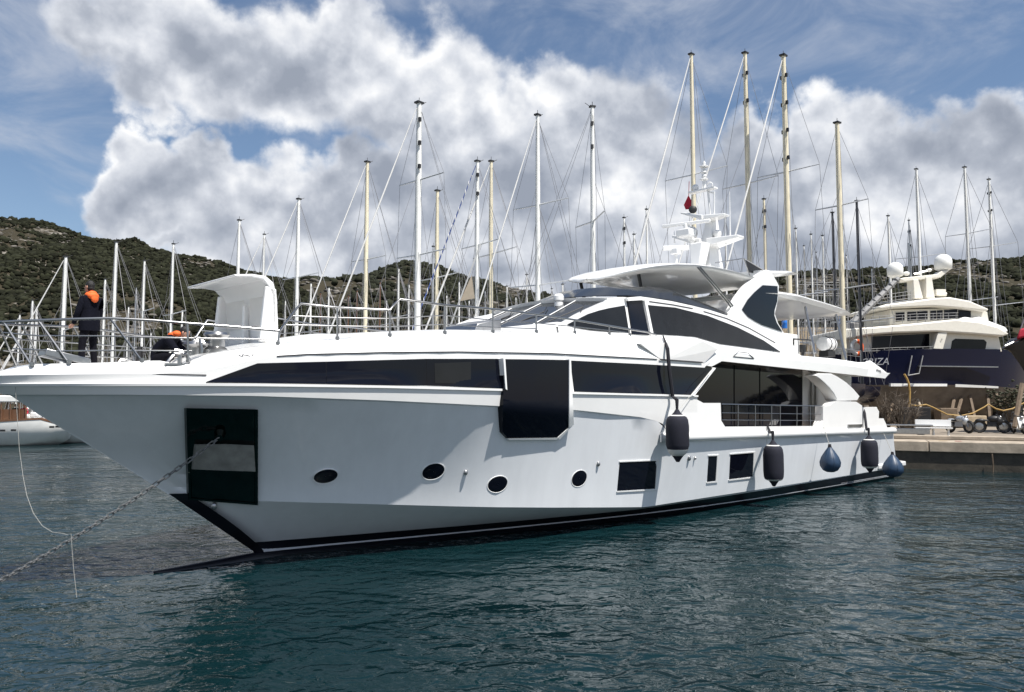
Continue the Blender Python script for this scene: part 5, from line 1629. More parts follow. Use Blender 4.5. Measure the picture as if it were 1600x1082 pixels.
W_, C_, B_, A_, N_ = 'mast_white', 'mast_cream', 'mast_black', 'mast_alloy', 'mast_brown'
SB = [
    # left: afloat behind the bow rail
    (31, 492, 70, 2.6, W_, 'short white mast at the far left edge behind the bow rail', dict(spreads=(.55,))),
    (51, 470, 72, 3.2, W_, 'white mast just left of its slightly lower twin behind the bow tip', dict(spreads=(.6,), stay=False)),
    (57.5, 481, 78, 3.2, W_, 'white mast just right of its slightly taller twin behind the bow tip', dict(spreads=(.6,))),
    (103, 402, 66, 6.0, W_, 'thick white mast left of the standing person with long sloping stay', dict(spreads=(.55,))),
    (182, 379, 62, 5.2, W_, 'tall white mast right of the standing person above the bow', dict(spreads=(.56,), stay=False)),
    (164.5, 437, 74, 3.6, W_, 'shorter white mast between the standing person and a taller one', dict(spreads=(.35,), stay=False)),
    (201, 480, 82, 2.6, W_, 'low thin white mast right of the tall mast over the bow', dict(spreads=(), stay=False)),
    (226, 408, 70, 3.8, W_, 'white mast with low spreaders left of the crouching person', dict(spreads=(.3, .68), stay=False)),
    (213, 450, 88, 1.8, A_, 'very thin grey mast beside a white mast near the crouching person', dict(spreads=(.5,), stay=False)),
    (271, 382, 68, 4.0, W_, 'white mast with two spreaders rising above the crouching person', dict(spreads=(.22, .60), stay=False)),
    (285, 485, 80, 3.0, W_, 'low white mast close to the opened foredeck hatch', dict(spreads=(), stay=False)),
    (236, 520, 84, 2.2, W_, 'lowest white mast top just above the rail by the crouching person', dict(spreads=(), stay=False)),
    (145, 470, 90, 1.6, A_, 'thin grey mast just behind the standing person', dict(spreads=(.6,), stay=False)),
    (374, 345, 64, 5.0, W_, 'white mast rising over the left half of the opened hatch', dict(spreads=(.62,), stay=False)),
    (413, 367, 76, 3.6, W_, 'white mast rising over the right end of the opened hatch', dict(spreads=(.6,))),
    # middle
    (467, 312, 60, 6.0, W_, 'white mast right of the opened hatch with steep pale stay', dict(spreads=(.58,), furl_w=.05)),
    (486, 443, 90, 3.2, W_, 'short white mast standing before the low saddle of the hill', dict(spreads=(.55,), stay=False)),
    (514, 450, 88, 3.0, W_, 'short white mast between the red mast and the cream one', dict(spreads=(.7,), stay=False)),
    (501, 458, 96, 2.2, N_, 'short dark red mast in front of the hill saddle', dict(spreads=(), stay=False)),
    (544.5, 462, 96, 2.2, N_, 'short reddish wooden mast close left of the cream mast', dict(spreads=(), stay=False)),
    (558, 454, 98, 2.6, N_, 'brown wooden mast touching the cream mast on its left', dict(spreads=(.8,), stay=False)),
    (594, 441, 94, 3.0, N_, 'brown wooden mast right of the cream mast', dict(spreads=(.6,), stay=False)),
    (574, 254, 56, 7.0, C_, 'cream mast standing alone before the grey clouds over the foredeck', dict(spreads=(.56,), furl_w=.05, slen=.7)),
    (569.5, 458, 92, 2.6, W_, 'short white mast hidden close behind the cream mast', dict(spreads=(), stay=False)),
    (623, 420, 80, 3.2, W_, 'slim white mast standing in front of the rounded hill top', dict(spreads=(.60,), stay=False)),
    (639, 445, 84, 2.6, W_, 'short white mast left of the thickest white mast', dict(spreads=(.5,), stay=False)),
    (655, 162, 44, 10.5, W_, 'thickest white mast, tallest of the left half of the picture', dict(spreads=(.45, .72), furl_w=.06, lights=3, slen=.75)),
    (683.5, 299, 54, 6.5, C_, 'cream mast right of the thickest white mast', dict(spreads=(.25, .55), stay=False)),
    (677, 386, 66, 3.4, A_, 'grey mast pressed between the thick white and cream masts', dict(spreads=(.3,), stay=False)),
    (717.5, 441, 86, 2.8, W_, 'short white mast beside the tan pennant', dict(spreads=(.6,), stay=False)),
    (746, 253, 50, 7.0, W_, 'white mast with blue wrapped stay and small lights', dict(spreads=(.62,), furl='sailblue', lights=2, slen=.8)),
    (767.5, 253, 52, 6.5, C_, 'pale cream mast beside the white mast with the blue stay', dict(spreads=(.30, .58), furl_w=.07)),
    (792, 448, 84, 2.6, W_, 'short white mast right of the pale cream mast', dict(spreads=(), stay=False)),
    (823, 430, 80, 3.2, W_, 'short white mast left of the pair over the windscreen', dict(spreads=(.6,), stay=False)),
    (840, 181, 46, 8.0, W_, 'tall white mast over the windscreen with two spreaders', dict(spreads=(.36, .66), furl_w=.055, slen=.8)),
    (841.5, 320, 56, 5.0, C_, 'cream mast half hidden by the tall white one over the windscreen', dict(spreads=(.35,), stay=False)),
    (879, 445, 82, 3.0, W_, 'short white mast just before the nose of the hardtop', dict(spreads=(), stay=False)),
    (925.5, 168, 46, 7.5, W_, 'tall white mast with black lights and a white radar dome', dict(spreads=(.58,), bow=(1, .3), stay=False, lights=2, radar=.24, slen=.8)),
    (975, 341, 66, 3.6, W_, 'white mast above the front of the hardtop, left of two others', dict(spreads=(.4,), stay=False, lights=2)),
    (990.5, 367, 72, 3.4, W_, 'lowest white mast above the front of the hardtop', dict(spreads=(.4,), stay=False)),
    (1010, 328, 64, 3.6, W_, 'white mast above the hardtop crossed by a long white stay', dict(spreads=(.35,), stay=False)),
    (1080, 86, 52, 7.5, C_, 'tall cream mast behind the radar pylon with a very long white stay', dict(spreads=(.63,), furl_w=.075, slen=.95)),
    (1133, 341, 70, 3.0, W_, 'thin white mast directly right of the radar pylon', dict(spreads=(.3,), stay=False)),
    (1164, 84, 51, 8.0, C_, 'tall cream mast with bird on top, middle of the three tallest', dict(spreads=(.60,), stay=True, furl_w=.055, lights=2, slen=.95)),
    (1193.5, 312, 62, 4.6, C_, 'short cream mast between the two tallest masts right of the radar', dict(spreads=(.4,), stay=False, lights=2)),
    (1224, 88, 49, 9.5, C_, 'thickest cream mast right of the radar pylon with row of lights', dict(spreads=(.26, .64), furl_w=.065, lights=4, slen=.95)),
    (1243, 358, 70, 3.4, W_, 'white mast just right of the thickest cream mast', dict(spreads=(), stay=False)),
    (1267, 367, 74, 3.0, W_, 'thin white mast above the sunshade', dict(spreads=(.3,), stay=False)),
    (1285, 369, 76, 3.2, W_, 'thin white mast left of the shorter black mast', dict(spreads=(.3,), stay=False)),
    (1300.5, 333, 66, 4.2, B_, 'shorter black mast left of the right hand cream mast', dict(spreads=(.3,), stay=False)),
    (1308, 193, 50, 9.0, C_, 'cream mast above the tail of the yacht between two black masts', dict(spreads=(.36, .68), stay=False, slen=.85)),
    (1338.5, 315, 60, 5.0, B_, 'taller black mast left of the blue yacht', dict(spreads=(.35,), stay=False)),
    (1387.5, 338, 84, 4.2, W_, 'white mast rising behind the left satellite dome of the blue yacht', dict(spreads=(.5,), stay=False)),
    (1431.5, 265, 86, 5.2, W_, 'white mast rising behind the radar arch of the blue yacht', dict(spreads=(.6,), stay=False)),
    (1507, 262, 88, 5.4, W_, 'tall white mast right of the right satellite dome', dict(spreads=(.4, .7), stay=False)),
    (1545, 281, 88, 5.0, W_, 'white mast nearest the right edge with long spreaders', dict(spreads=(.4, .68), stay=False, lights=2)),
    (604, 470, 100, 2.2, W_, 'faint short white mast between the brown mast and the slim white one', dict(spreads=(.6,), stay=False)),
    (698, 462, 98, 2.2, W_, 'faint short white mast under the blue wrapped stay', dict(spreads=(.5,), stay=False)),
    (733, 470, 96, 2.2, W_, 'faint short white mast right behind the pennant', dict(spreads=(), stay=False)),
    (758, 455, 100, 2.0, A_, 'faint grey mast between the two masts with the blue stay', dict(spreads=(.6,), stay=False)),
    (806, 465, 98, 2.2, W_, 'faint low mast just left of the windscreen top', dict(spreads=(.5,), stay=False)),
    (862, 452, 96, 2.2, W_, 'faint low mast above the searchlight of the yacht', dict(spreads=(.6,), stay=False)),
    (446, 470, 98, 2.0, W_, 'faint low mast close right of the opened hatch', dict(spreads=(), stay=False)),
    (532, 480, 100, 2.0, W_, 'faint low mast left of the reddish wooden mast', dict(spreads=(), stay=False)),
    (1256, 385, 92, 2.2, W_, 'faint thin mast above the tail of the hardtop', dict(spreads=(.4,), stay=False)),
    (1275, 395, 94, 2.0, A_, 'faint grey mast before the scaffolding', dict(spreads=(.5,), stay=False)),
    (1322, 400, 96, 2.0, W_, 'faint white mast between the right hand cream and black masts', dict(spreads=(.5,), stay=False)),
    (1362, 420, 96, 2.0, A_, 'faint grey mast left of the tender crane', dict(spreads=(.5,), stay=False)),
    (1420, 345, 90, 3.0, A_, 'grey antenna mast with black fittings behind the radar arch', dict(spreads=(), stay=False, lights=3)),
]
for px, yt, dist, w, col, lab, kw in SB:
    kw.setdefault('bow', (-.74 + .12 * math.sin(px * 1.7), -.67 + .1 * math.cos(px)))
    kw['slen'] = kw.get('slen', 1.0) * 1.55
    kw['furl_w'] = kw.get('furl_w', .05) * .85
    sailboat(px, yt, dist, w * .95, col, lab, **kw)

# tan pennant hung between stays, red flag by the pylon
p = W(729, 440, 40)
f = thing('pennant', p, 'tan triangular pennant hanging from a stay before the hill', 'flag')
bb = MB(); s_ = 40 / FPX
bb.prism([Vector((8 * s_, 0, 10 * s_)), Vector((-10 * s_, .06, -31 * s_)), Vector((13 * s_, -.05, -27 * s_))], (0, .012, 0)); bb.build('cloth', M['tancanvas'], f, smooth=0)
bb = MB(); bb.tube([(22 * s_, 0, 60 * s_), (-25 * s_, 0, -70 * s_)], .045, 6); bb.build('stay', M['sailwhite'], f)
p = YW(MC(1076, 311)); f = thing('flag', p, 'small dark red flag hanging from the mast platform of the yacht', 'flag')
bb = MB(); bb.loft([[(-.02, 0, .12), (.03, .02, .1)], [(-.1, .02, -.05), (.1, -.04, -.08)], [(-.2, -.02, -.25), (.12, .05, -.28)], [(-.12, .03, -.42), (.1, -.03, -.42)]]); bb.tube([(0, 0, .05), (.03, 0, .7)], .012, 4); bb.build('cloth', M['red'], f)

# ================================================================ blue motor yacht on the hard
BD = 64.0
gz = QZ + .25
b0 = Vector((W(1450, 600, BD).x, BD, gz))
BY = thing('blue_motor_yacht', b0, 'navy blue hulled motor yacht with cream decks and two satellite domes propped on the hard', 'motor yacht')


def BP(x, y, dy=0.0):
    return W(x, y, BD + dy) - b0


S_ = BD / FPX
rows = []; rowsb = []
for x, yt, yn, yb, hw in ((1270, 559, 604, 640, 2.6), (1300, 556, 604, 645, 3.0), (1340, 552, 603, 650, 3.3), (1400, 550, 602, 654, 3.5), (1460, 549.5, 603, 655, 3.5), (1520, 550, 605, 652, 3.2), (1560, 551, 607, 646, 2.4), (1590, 551, 608, 636, 1.5), (1618, 549, 608, 622, .6), (1634, 546, 600, 610, .05)):
    a, n_, k = BP(x, yt), BP(x - (0 if x < 1560 else (x - 1550) * .35), yn), BP(x - (0 if x < 1560 else (x - 1550) * .45), yb)
    rows.append([(a.x, -hw, a.z), (n_.x, -hw * .9, n_.z), (n_.x, hw * .9, n_.z), (a.x, hw, a.z)])
    rowsb.append([(n_.x, -hw * .9, n_.z), (n_.x * .3 + k.x * .7, -hw * .62, n_.z * .25 + k.z * .75), (k.x, 0, k.z - .25), (n_.x * .3 + k.x * .7, hw * .62, n_.z * .25 + k.z * .75), (n_.x, hw * .9, n_.z)])
bb = MB(); bb.loft(rows, closed=True, cap=True); bb.build('hull', M['navy'], BY, smooth=40)
bb = MB(); bb.loft(rowsb, closed=True, cap=True); bb.build('bottom', M['antifoul'], BY, smooth=40)
bb = MB(); bb.box((0.3, .2, 0.65 - .2), (9, .5, 1.3)); bb.build('keel', M['antifoul'], BY, smooth=0)


def bslab(px, y0, y1, name, m, bevel=.05, smooth=0):
    """outline on the near side, extruded across the beam between the two offsets"""
    P = [BP(x, y, y0) for x, y in px]
    return MB().prism(P, (0, y1 - y0, 0)).build(name, m, BY, smooth=smooth, bevel=bevel)


bslab([(1392, 599.5), (1480, 600), (1480, 604), (1392, 604)], -3.35, -3.0, 'boot_stripe', M['white'], .0)
bslab([(1493, 600.5), (1560, 604), (1560, 607), (1493, 605)], -3.2, -2.6, 'boot_stripe', M['soffit'], .0)
bslab([(1436, 571.5), (1560, 573), (1560, 574.6), (1436, 573)], -3.60, -3.3, 'rub_strake', M['steel_dull'], .0)
bslab([(1318, 514), (1360, 511.5), (1430, 505.5), (1493, 499), (1530, 503), (1560, 511), (1578, 522), (1568, 526), (1520, 522), (1463, 518.5), (1400, 520.5), (1360, 523.5), (1318, 531)], -3.6, 3.6, 'upper_deck', M['cream'], .12, 30)
bslab([(1322, 530), (1360, 525), (1463, 520), (1463, 549), (1322, 552)], -2.4, 2.6, 'saloon', M['cream'], 0)
bslab([(1362, 526), (1452, 522), (1452, 547.5), (1362, 549)], -2.45, -2.3, 'saloon_glass', M['glass'], 0)
bslab([(1461, 520), (1560, 524), (1566, 550), (1461, 550)], -3.05, 3.05, 'deck_house', M['cream'], .05)
bslab([(1488, 533), (1493, 529.5), (1538, 531), (1542, 535), (1540, 547), (1490, 548.5), (1486, 545)], -3.1, -2.9, 'house_window', M['glass2'], .03)
bslab([(1466, 520), (1481, 519), (1473.5, 546.5), (1458.5, 545.5)], -3.5, -3.05, 'slanted_pillar', M['cream'], .05)
bslab([(1390, 484), (1520, 481), (1543, 488), (1545, 502), (1390, 508)], -2.3, 2.3, 'wheelhouse', M['cream'], .05)
for x0, x1 in ((1400, 1413.5), (1418, 1432), (1433.5, 1449.5), (1454, 1463), (1464.5, 1473), (1475.5, 1496), (1497.5, 1517)):
    bslab([(x0, 489 - (x0 - 1400) * .055), (x1, 489 - (x1 - 1400) * .055), (x1, 502 - (x1 - 1400) * .045), (x0, 503 - (x0 - 1400) * .045)], -2.36, -2.2, 'wheelhouse_window', M['glass'], 0)
bslab([(1373, 480), (1385, 475.5), (1420, 471), (1462, 465.5), (1485, 464.5), (1515, 470), (1546, 483), (1543, 487), (1500, 482), (1460, 479), (1400, 481.5), (1376, 484)], -3.0, 3.0, 'wheelhouse_roof', M['cream'], .12, 30)
bslab([(1498, 500), (1508, 495), (1520, 497), (1532, 495), (1545, 501), (1572, 511), (1577, 518), (1566, 524), (1530, 520), (1498, 516)], -3.2, -1.0, 'covered_seats', M['white'], .15, 30)
bslab([(1427, 437), (1435, 437), (1443, 467), (1429, 467)], -.6, .5, 'arch_leg', M['cream'], .04)
bslab([(1447, 433), (1456, 432), (1461, 466), (1447, 466)], -.6, .5, 'arch_leg', M['cream'], .04)
bslab([(1405, 436), (1412, 434), (1465, 428.5), (1472, 423), (1484, 422.5), (1470, 434), (1413, 440)], -.5, .5, 'arch_crossbar', M['cream'], .05)
for x, y, r in ((1398.5, 422, 12.2), (1473.5, 410.5, 13.2)):
    c_ = BP(x, y); q = r * S_
    bb = MB(); bb.lathe([(q * .55, -q), (q * .95, -q * .78), (q * .98, q * .1), (q * .88, q * .5), (q * .6, q * .82), (q * .25, q * .97), (.01, q)], c_, 20); bb.build('satellite_dome', M['mast_white'], BY, smooth=60)
for x, y, r in ((1416, 428, 5), (1435.5, 428, 3.5), (1452, 422.5, 4)):
    c_ = BP(x, y); q = r * S_; bb = MB(); bb.ball(c_, (q, q, q * .7), 10, 6); bb.build('gps_dome', M['mast_white'], BY)
bb = MB(); bb.tube([BP(1463, 460), BP(1478, 460)], .18, 8); bb.box(BP(1468, 457.5), (.8, .5, .5)); bb.build('roof_locker', M['cream'], BY)
bb = MB(); bb.tube([BP(1428, 429), BP(1448, 424)], .09, 6); bb.tube([BP(1420, 430), BP(1420, 380)], .08, 6); bb.tube([BP(1424, 426), BP(1424, 385)], .05, 6); bb.build('signal_mast', M['steel_dull'], BY)
bb = MB(); bb.tube([BP(1404, 435, -2), BP(1328, 509, -3)], [.20, .30], 6)
for k in range(9):
    a = BP(1404, 435, -2).lerp(BP(1328, 509, -3), k / 9 + .05); bb.box(a, (.5, .5, .08), Matrix.Rotation(R(45), 3, 'Y'))
bb.box(BP(1328, 511, -3), (1.3, 1.0, .5)); bb.build('tender_crane', M['galv'], BY, bevel=.03)


def brail(pts, y, h, name='rail', step=12, n=2):
    bb = MB()
    for k in range(n):
        bb.tube([BP(x, yy + h * k / n, y) for x, yy in pts], .02, 5)
    o = bb.build(name, M['galv'], BY)
    xs = [p[0] for p in pts]; ys = [p[1] for p in pts]
    x = xs[0]
    while x <= xs[-1]:
        yy = np.interp(x, xs, ys); b2 = MB(); b2.tube([BP(x, yy, y), BP(x, yy + h, y)], .022, 5); b2.build('stanchion', M['galv'], o); x += step
    return o


brail([(1310, 548), (1360, 545.5), (1400, 543.5), (1460, 542)], -3.3, 7)
brail([(1362, 495), (1430, 491), (1497, 489)], -3.3, 13, n=3)
brail([(1375, 462), (1425, 455)], -1, 16, n=3)
lr = thing('life_ring', b0 + BP(1339, 543, -3.5), 'red and white life ring on the rail of the blue yacht', 'life ring')
for k in range(4):
    bb = MB(); bb.tube([(.40 * math.cos(a), .03, .52 * math.sin(a)) for a in np.linspace(k * 1.5708, (k + 1) * 1.5708, 7)], .15, 8); bb.build('ring_segment', M['orange'] if k in (0, 3) else M['fender_white'], lr, smooth=60)
bb = MB(); P = [BP(1425, 556, -3.55), BP(1419, 587, -3.7), BP(1436, 584, -3.7), BP(1442, 556, -3.55)]
for i in range(3): bb.tube([P[i], P[i + 1]], .045, 5)
bb.build('boarding_frame', M['galv'], BY)
o = text('GRIZA', 'boat_name', M['text_silver'], BY, BP(1366, 566, -3.50), (1, 0, .03), (0, 0, 1), .78)
text('B', 'emblem', M['text_grey'], BY, BP(1471, 531, -3.56), (1, 0, 0), (0, 0, 1), .22)
# timber props and blocks under the hull
for x, y0, y1, dx in ((1440, 625, 664, 6), (1487, 622, 664, -4), (1497, 620, 664, -6), (1520, 618, 664, 5), (1545, 618, 664, 2), (1562, 615, 664, 6), (1390, 628, 664, -5)):
    a, c_ = W(x - dx, y0, BD - 2.6), W(x + dx, 664, BD - 4.2); c_.z = QZ + .1
    t = thing('hull_prop', c_, {1440: 'grey prop leaning under the blue yacht by the white trestle', 1487: 'timber prop under the blue yacht beside the first motorbike', 1497: 'second timber prop behind the first motorbike', 1520: 'timber prop between the two motorbikes under the blue yacht', 1545: 'upright pale prop by the second motorbike', 1562: 'dark prop under the bow of the blue yacht', 1390: 'dark prop under the stern of the blue yacht by the dry bush'}[x], 'prop', 'timber props under the blue yacht')
    bb = MB(); bb.tube([a - c_, (0, 0, 0)], .13, 6); bb.build('timber', M['wood'] if x != 1440 else M['concrete'], t)
    bb = MB(); bb.box((0, 0, .05), (.6, .6, .12)); bb.build('foot', M['wood'], t, smooth=0)
for k, x in enumerate((1405, 1455, 1510, 1550)):
    p = W(x, 640, BD); p.z = gz - .2
    t = thing('keel_block', p, ('stack of timber blocks under the keel, aft end', 'stack of timber blocks under the keel above the white trestle', 'stack of timber blocks under the keel between the motorbikes', 'stack of timber blocks under the keel near the bow')[k], 'timber stack', 'timber stacks under the blue yacht')
    for j in range(5):
        bb = MB(); bb.box((0, 0, .12 + j * .24), (1.3, .5, .22) if j % 2 else (.5, 1.3, .22)); bb.build('timber', M['wood'], t, smooth=0)

# yellow shore hose
hz = thing('yellow_hose', W(1413, 585, BD - 4), 'yellow hose hanging from the blue yacht and looping along the yard', 'hose')
o_ = W(1413, 585, BD - 4)
bb = MB(); bb.tube([W(x, y, BD - 4) - o_ for x, y in ((1413, 585), (1417, 592), (1420, 600), (1421.5, 612), (1421, 628), (1420, 642))], .085, 8)
bb.tube([W(x, y, BD - 10) - o_ for x, y in ((1421, 633), (1434, 634.5), (1447, 632.5), (1458, 637), (1468, 642), (1480, 648), (1502, 650), (1520, 646), (1538, 636.5), (1544, 632), (1556, 639), (1568, 642), (1582, 639), (1602, 629))], .05, 8)
bb.build('tube', M['yellowhose'], hz, smooth=60)

# dark hull at the right edge
DB = thing('dark_boat', W(1640, 670, 46), 'black hulled boat bow entering at the right edge with red cover', 'boat')
d0 = W(1640, 670, 46)
rows = []
for x, yt, yb, hw in ((1566, 545, 548, .05), (1578, 537, 566, .5), (1600, 527, 601, 1.2), (1640, 519, 640, 2.0), (1720, 515, 655, 2.4), (1800, 515, 655, 2.3)):
    a, k = W(x, yt, 46) - d0, W(x, yb, 46) - d0
    rows.append([(a.x, -hw, a.z), (a.x + .3, -hw * .75, (a.z + k.z) / 2), (k.x + .5, 0, k.z), (a.x + .3, hw * .75, (a.z + k.z) / 2), (a.x, hw, a.z)])
bb = MB(); bb.loft(rows, closed=True, cap=True); bb.build('hull', M['blacktop'], DB, smooth=50)
bb = MB(); bb.tube([W(x, y, 45.2 + k * .1) - d0 + Vector((0, -.0, 0)) for k, (x, y) in enumerate(((1570, 541), (1580, 536.5), (1600, 527.5), (1640, 519.5)))], .05, 5); bb.build('rubbing_strip', M['steel_dull'], DB)
bb = MB(); bb.hullpoly([W(1588, 530, 45) - d0, W(1640, 519, 45) - d0, W(1640, 505, 45) - d0, W(1594, 514, 45) - d0], [W(1588, 530, 47) - d0, W(1640, 519, 47) - d0, W(1640, 505, 47) - d0, W(1594, 514, 47) - d0]); bb.build('cover', M['red'], DB, bevel=.1)
bb = MB(); bb.tube([W(1590, 528, 46) - d0, W(1622, 440, 46) - d0], .04, 5); bb.build('forestay', M['wire'], DB)
bb = MB()
for dy in (-1.4, 1.4):
    bb.tube([W(1585, 668, 46 + dy) - d0, W(1597, 600, 46 + dy * .4) - d0], .14, 6); bb.tube([W(1625, 668, 46 + dy) - d0, W(1605, 610, 46 + dy * .4) - d0], .14, 6)
bb.build('cradle', M['wood'], DB)


# ================================================================ things on the quay
def bike(px, dist, label, body, face, scooter=False):
    p = W(px, 640, dist); p.z = QZ + .02
    t = thing('scooter' if scooter else 'motorbike', p, label, 'motorbike', 'motorbikes parked along the quay', rz=face)
    for x in (-.62, .62):
        r_ = .24 if scooter else .31
        w_ = MB(); rows = []
        for k in range(18):
            a = 2 * math.pi * k / 18
            rows.append([Vector((x + math.cos(a) * (r_ + .08 * math.cos(q)), .07 * math.sin(q), r_ + .08 + math.sin(a) * (r_ + .08 * math.cos(q)))) for q in (0, 1.2566, 2.513, 3.77, 5.0265)])
        w_.loft(rows + [rows[0]], closed=True); wo_ = w_.build('wheel', M['blacktop'], t, smooth=60)
        w_ = MB(); w_.ball((x, 0, r_ + .08), (r_ * .85, .03, r_ * .85), 12, 6); w_.build('rim', M['steel_dull'], wo_)
    f = MB(); f.tube([(.62, 0, .36), (.42, 0, .78), (.34, 0, 1.04)], [.05, .05, .04], 6); f.build('fork', M['steel'], t)
    f = MB(); f.tube([(.28, -.34, 1.12), (.36, -.2, 1.04), (.36, .2, 1.04), (.28, .34, 1.12)], .022, 5); f.build('handlebar', M['blacktop'], t)
    f = MB()
    if scooter:
        f.hullpoly([(.60, -.2, .35), (.60, .2, .35), (.42, .24, .95), (.42, -.24, .95)], [(.42, -.22, .3), (.42, .22, .3), (.34, .2, .98), (.34, -.2, .98)])
        f.hullpoly([(-.75, -.18, .62), (-.75, .18, .62), (.05, .16, .62), (.05, -.16, .62)], [(-.78, -.14, .32), (-.78, .14, .32), (.1, .14, .28), (.1, -.14, .28)])
        f.hullpoly([(.1, -.18, .24), (.1, .18, .24), (.45, .18, .26), (.45, -.18, .26)], [(.1, -.18, .30), (.1, .18, .30), (.45, .18, .32), (.45, -.18, .32)])
    else:
        f.ball((.14, 0, .84), (.36, .20, .20), 12, 8); f.ball((.40, 0, .72), (.20, .2, .26), 10, 8); f.ball((-.55, 0, .74), (.30, .15, .12), 10, 6); f.hullpoly([(-.25, -.13, .38), (.3, -.13, .38), (.3, .13, .38), (-.25, .13, .38)], [(-.2, -.1, .68), (.25, -.1, .68), (.25, .1, .68), (-.2, .1, .68)])
        f.tube([(-.62, .1, .36), (-.2, .1, .5), (.3, .08, .72)], .04, 5)
    f.build('body', body, t, smooth=40, bevel=.02)
    f = MB(); f.hullpoly([(-.75, -.14, .72), (.0, -.13, .70), (.0, .13, .70), (-.75, .14, .72)], [(-.72, -.12, .82), (-.02, -.1, .80), (-.02, .1, .80), (-.72, .12, .82)]); f.build('seat', M['blacktop'], t, bevel=.03)
    f = MB(); f.ball((.46, 0, .95), (.09, .11, .10), 10, 6); f.build('headlight', M['steel'], t)
    f = MB(); f.tube([(.38, .3, 1.06), (.36, .38, 1.2)], .012, 4); f.ball((.36, .4, 1.24), (.02, .07, .05), 8, 5); f.tube([(.38, -.3, 1.06), (.36, -.38, 1.2)], .012, 4); f.ball((.36, -.4, 1.24), (.02, .07, .05), 8, 5); f.build('mirror', M['blacktop'], t)
    return t


bike(1498, 46, 'small motorbike with pale fairing beside the white trestle', M['mast_alloy'], R(-70))
bike(1548, 46, 'black motorbike with chrome parts in the middle of the quay', M['blacktop'], R(-25))
bike(1590, 45, 'white scooter with rounded front shield at the right of the quay', M['mast_white'], R(-100), True)
p = W(1457, 640, 42.5); p.z = QZ
t = thing('trestle', p, 'long white trestle bench at the quay edge', 'trestle', rz=math.atan2(QD.y, QD.x))
bb = MB(); bb.box((0, .2, .72), (1.75, .3, .36)); bb.build('board', M['white'], t, smooth=0, bevel=.01)
bb = MB(); bb.box((0, 0, .46), (1.8, .9, .06)); bb.build('shelf', M['white'], t, smooth=0, bevel=.01)
for x in (-.75, .0, .72):
    bb = MB(); bb.tube([(x, -.35, 0), (x, -.3, .46)], .035, 6); bb.tube([(x, .35, 0), (x, .3, .46)], .035, 6); bb.build('leg', M['mast_white'], t)
p = W(1392, 652, 41.2); p.z = QZ
t = thing('mooring_bench', p, 'grey flat beam lying on the quay edge behind the stern', 'beam', rz=math.atan2(QD.y, QD.x))
bb = MB(); bb.box((0, 0, .35), (3.6, .5, .3)); bb.box((0, 0, .66), (3.9, .65, .07)); bb.box((-1.4, 0, .1), (.3, .4, .2)); bb.box((1.4, 0, .1), (.3, .4, .2)); bb.build('beam', M['steel_dull'], t, smooth=0, bevel=.02)
mk = MB()
for k, (s, d, l, w_) in enumerate(((1.1, .55, .75, .10), (1.5, .8, .5, .08))): mk.hullpoly([QP(s, d, QZ + .018), QP(s + l, d + .05, QZ + .018), QP(s + l, d + .05 + w_, QZ + .018), QP(s, d + w_, QZ + .018)], [QP(s, d, QZ + .022), QP(s + l, d + .05, QZ + .022), QP(s + l, d + .05 + w_, QZ + .022), QP(s, d + w_, QZ + .022)])
mk.build('painted_mark', M['yellowhose'], quay, smooth=0)
mk = MB(); mk.hullpoly([QP(2.2, .6, QZ + .018), QP(2.5, .6, QZ + .018), QP(2.45, .8, QZ + .018), QP(2.2, .8, QZ + .018)], [QP(2.2, .6, QZ + .022), QP(2.5, .6, QZ + .022), QP(2.45, .8, QZ + .022), QP(2.2, .8, QZ + .022)]); mk.build('painted_mark', M['red'], quay, smooth=0)
lad = thing('mooring_ring_chain', QP(3.6, -.05, .7), 'thin rusty line hanging down the quay wall', 'rope')
bb = MB(); bb.tube([(0, 0, 0), (.02, -.02, -.5), (0, 0, -.95)], .03, 5); bb.build('line', M['wood'], lad)
# clutter deep in the shade of the hull
for k, (x, y, dist, sx, sy, sz, m, lab) in enumerate(((1512, 655, 54, 2.0, 1.2, .7, 'stone', 'tan wrapped pallet of goods under the blue yacht'), (1478, 655, 56, 1.2, 1.0, 1.2, 'wood', 'small brown crate under the blue yacht by the trestle'), (1575, 655, 60, 1.6, 1.4, 1.4, 'blacktop', 'black covered pallet under the bow of the blue yacht'), (1430, 655, 52, 1.8, 1.0, 1.3, 'blacktop', 'black bin behind the white trestle'), (1530, 655, 66, 1.8, 1.2, 1.5, 'concrete', 'grey box deep under the blue yacht'))):
    p = W(x, y, dist); p.z = QZ + .05
    t = thing('pallet_load', p, lab, 'crate', 'goods stored under the blue yacht', rz=rng.uniform(-.4, .4))
    bb = MB(); bb.box((0, 0, .15 + sz / 2), (sx, sy, sz)); bb.build('load', M[m], t, smooth=0, bevel=.06)
    bb = MB()
    for yy in (-.4, 0, .4): bb.box((0, yy * sy, .05), (sx, .12, .1))
    bb.box((0, 0, .125), (sx, sy, .03)); bb.build('pallet', M['wood'], t, smooth=0)


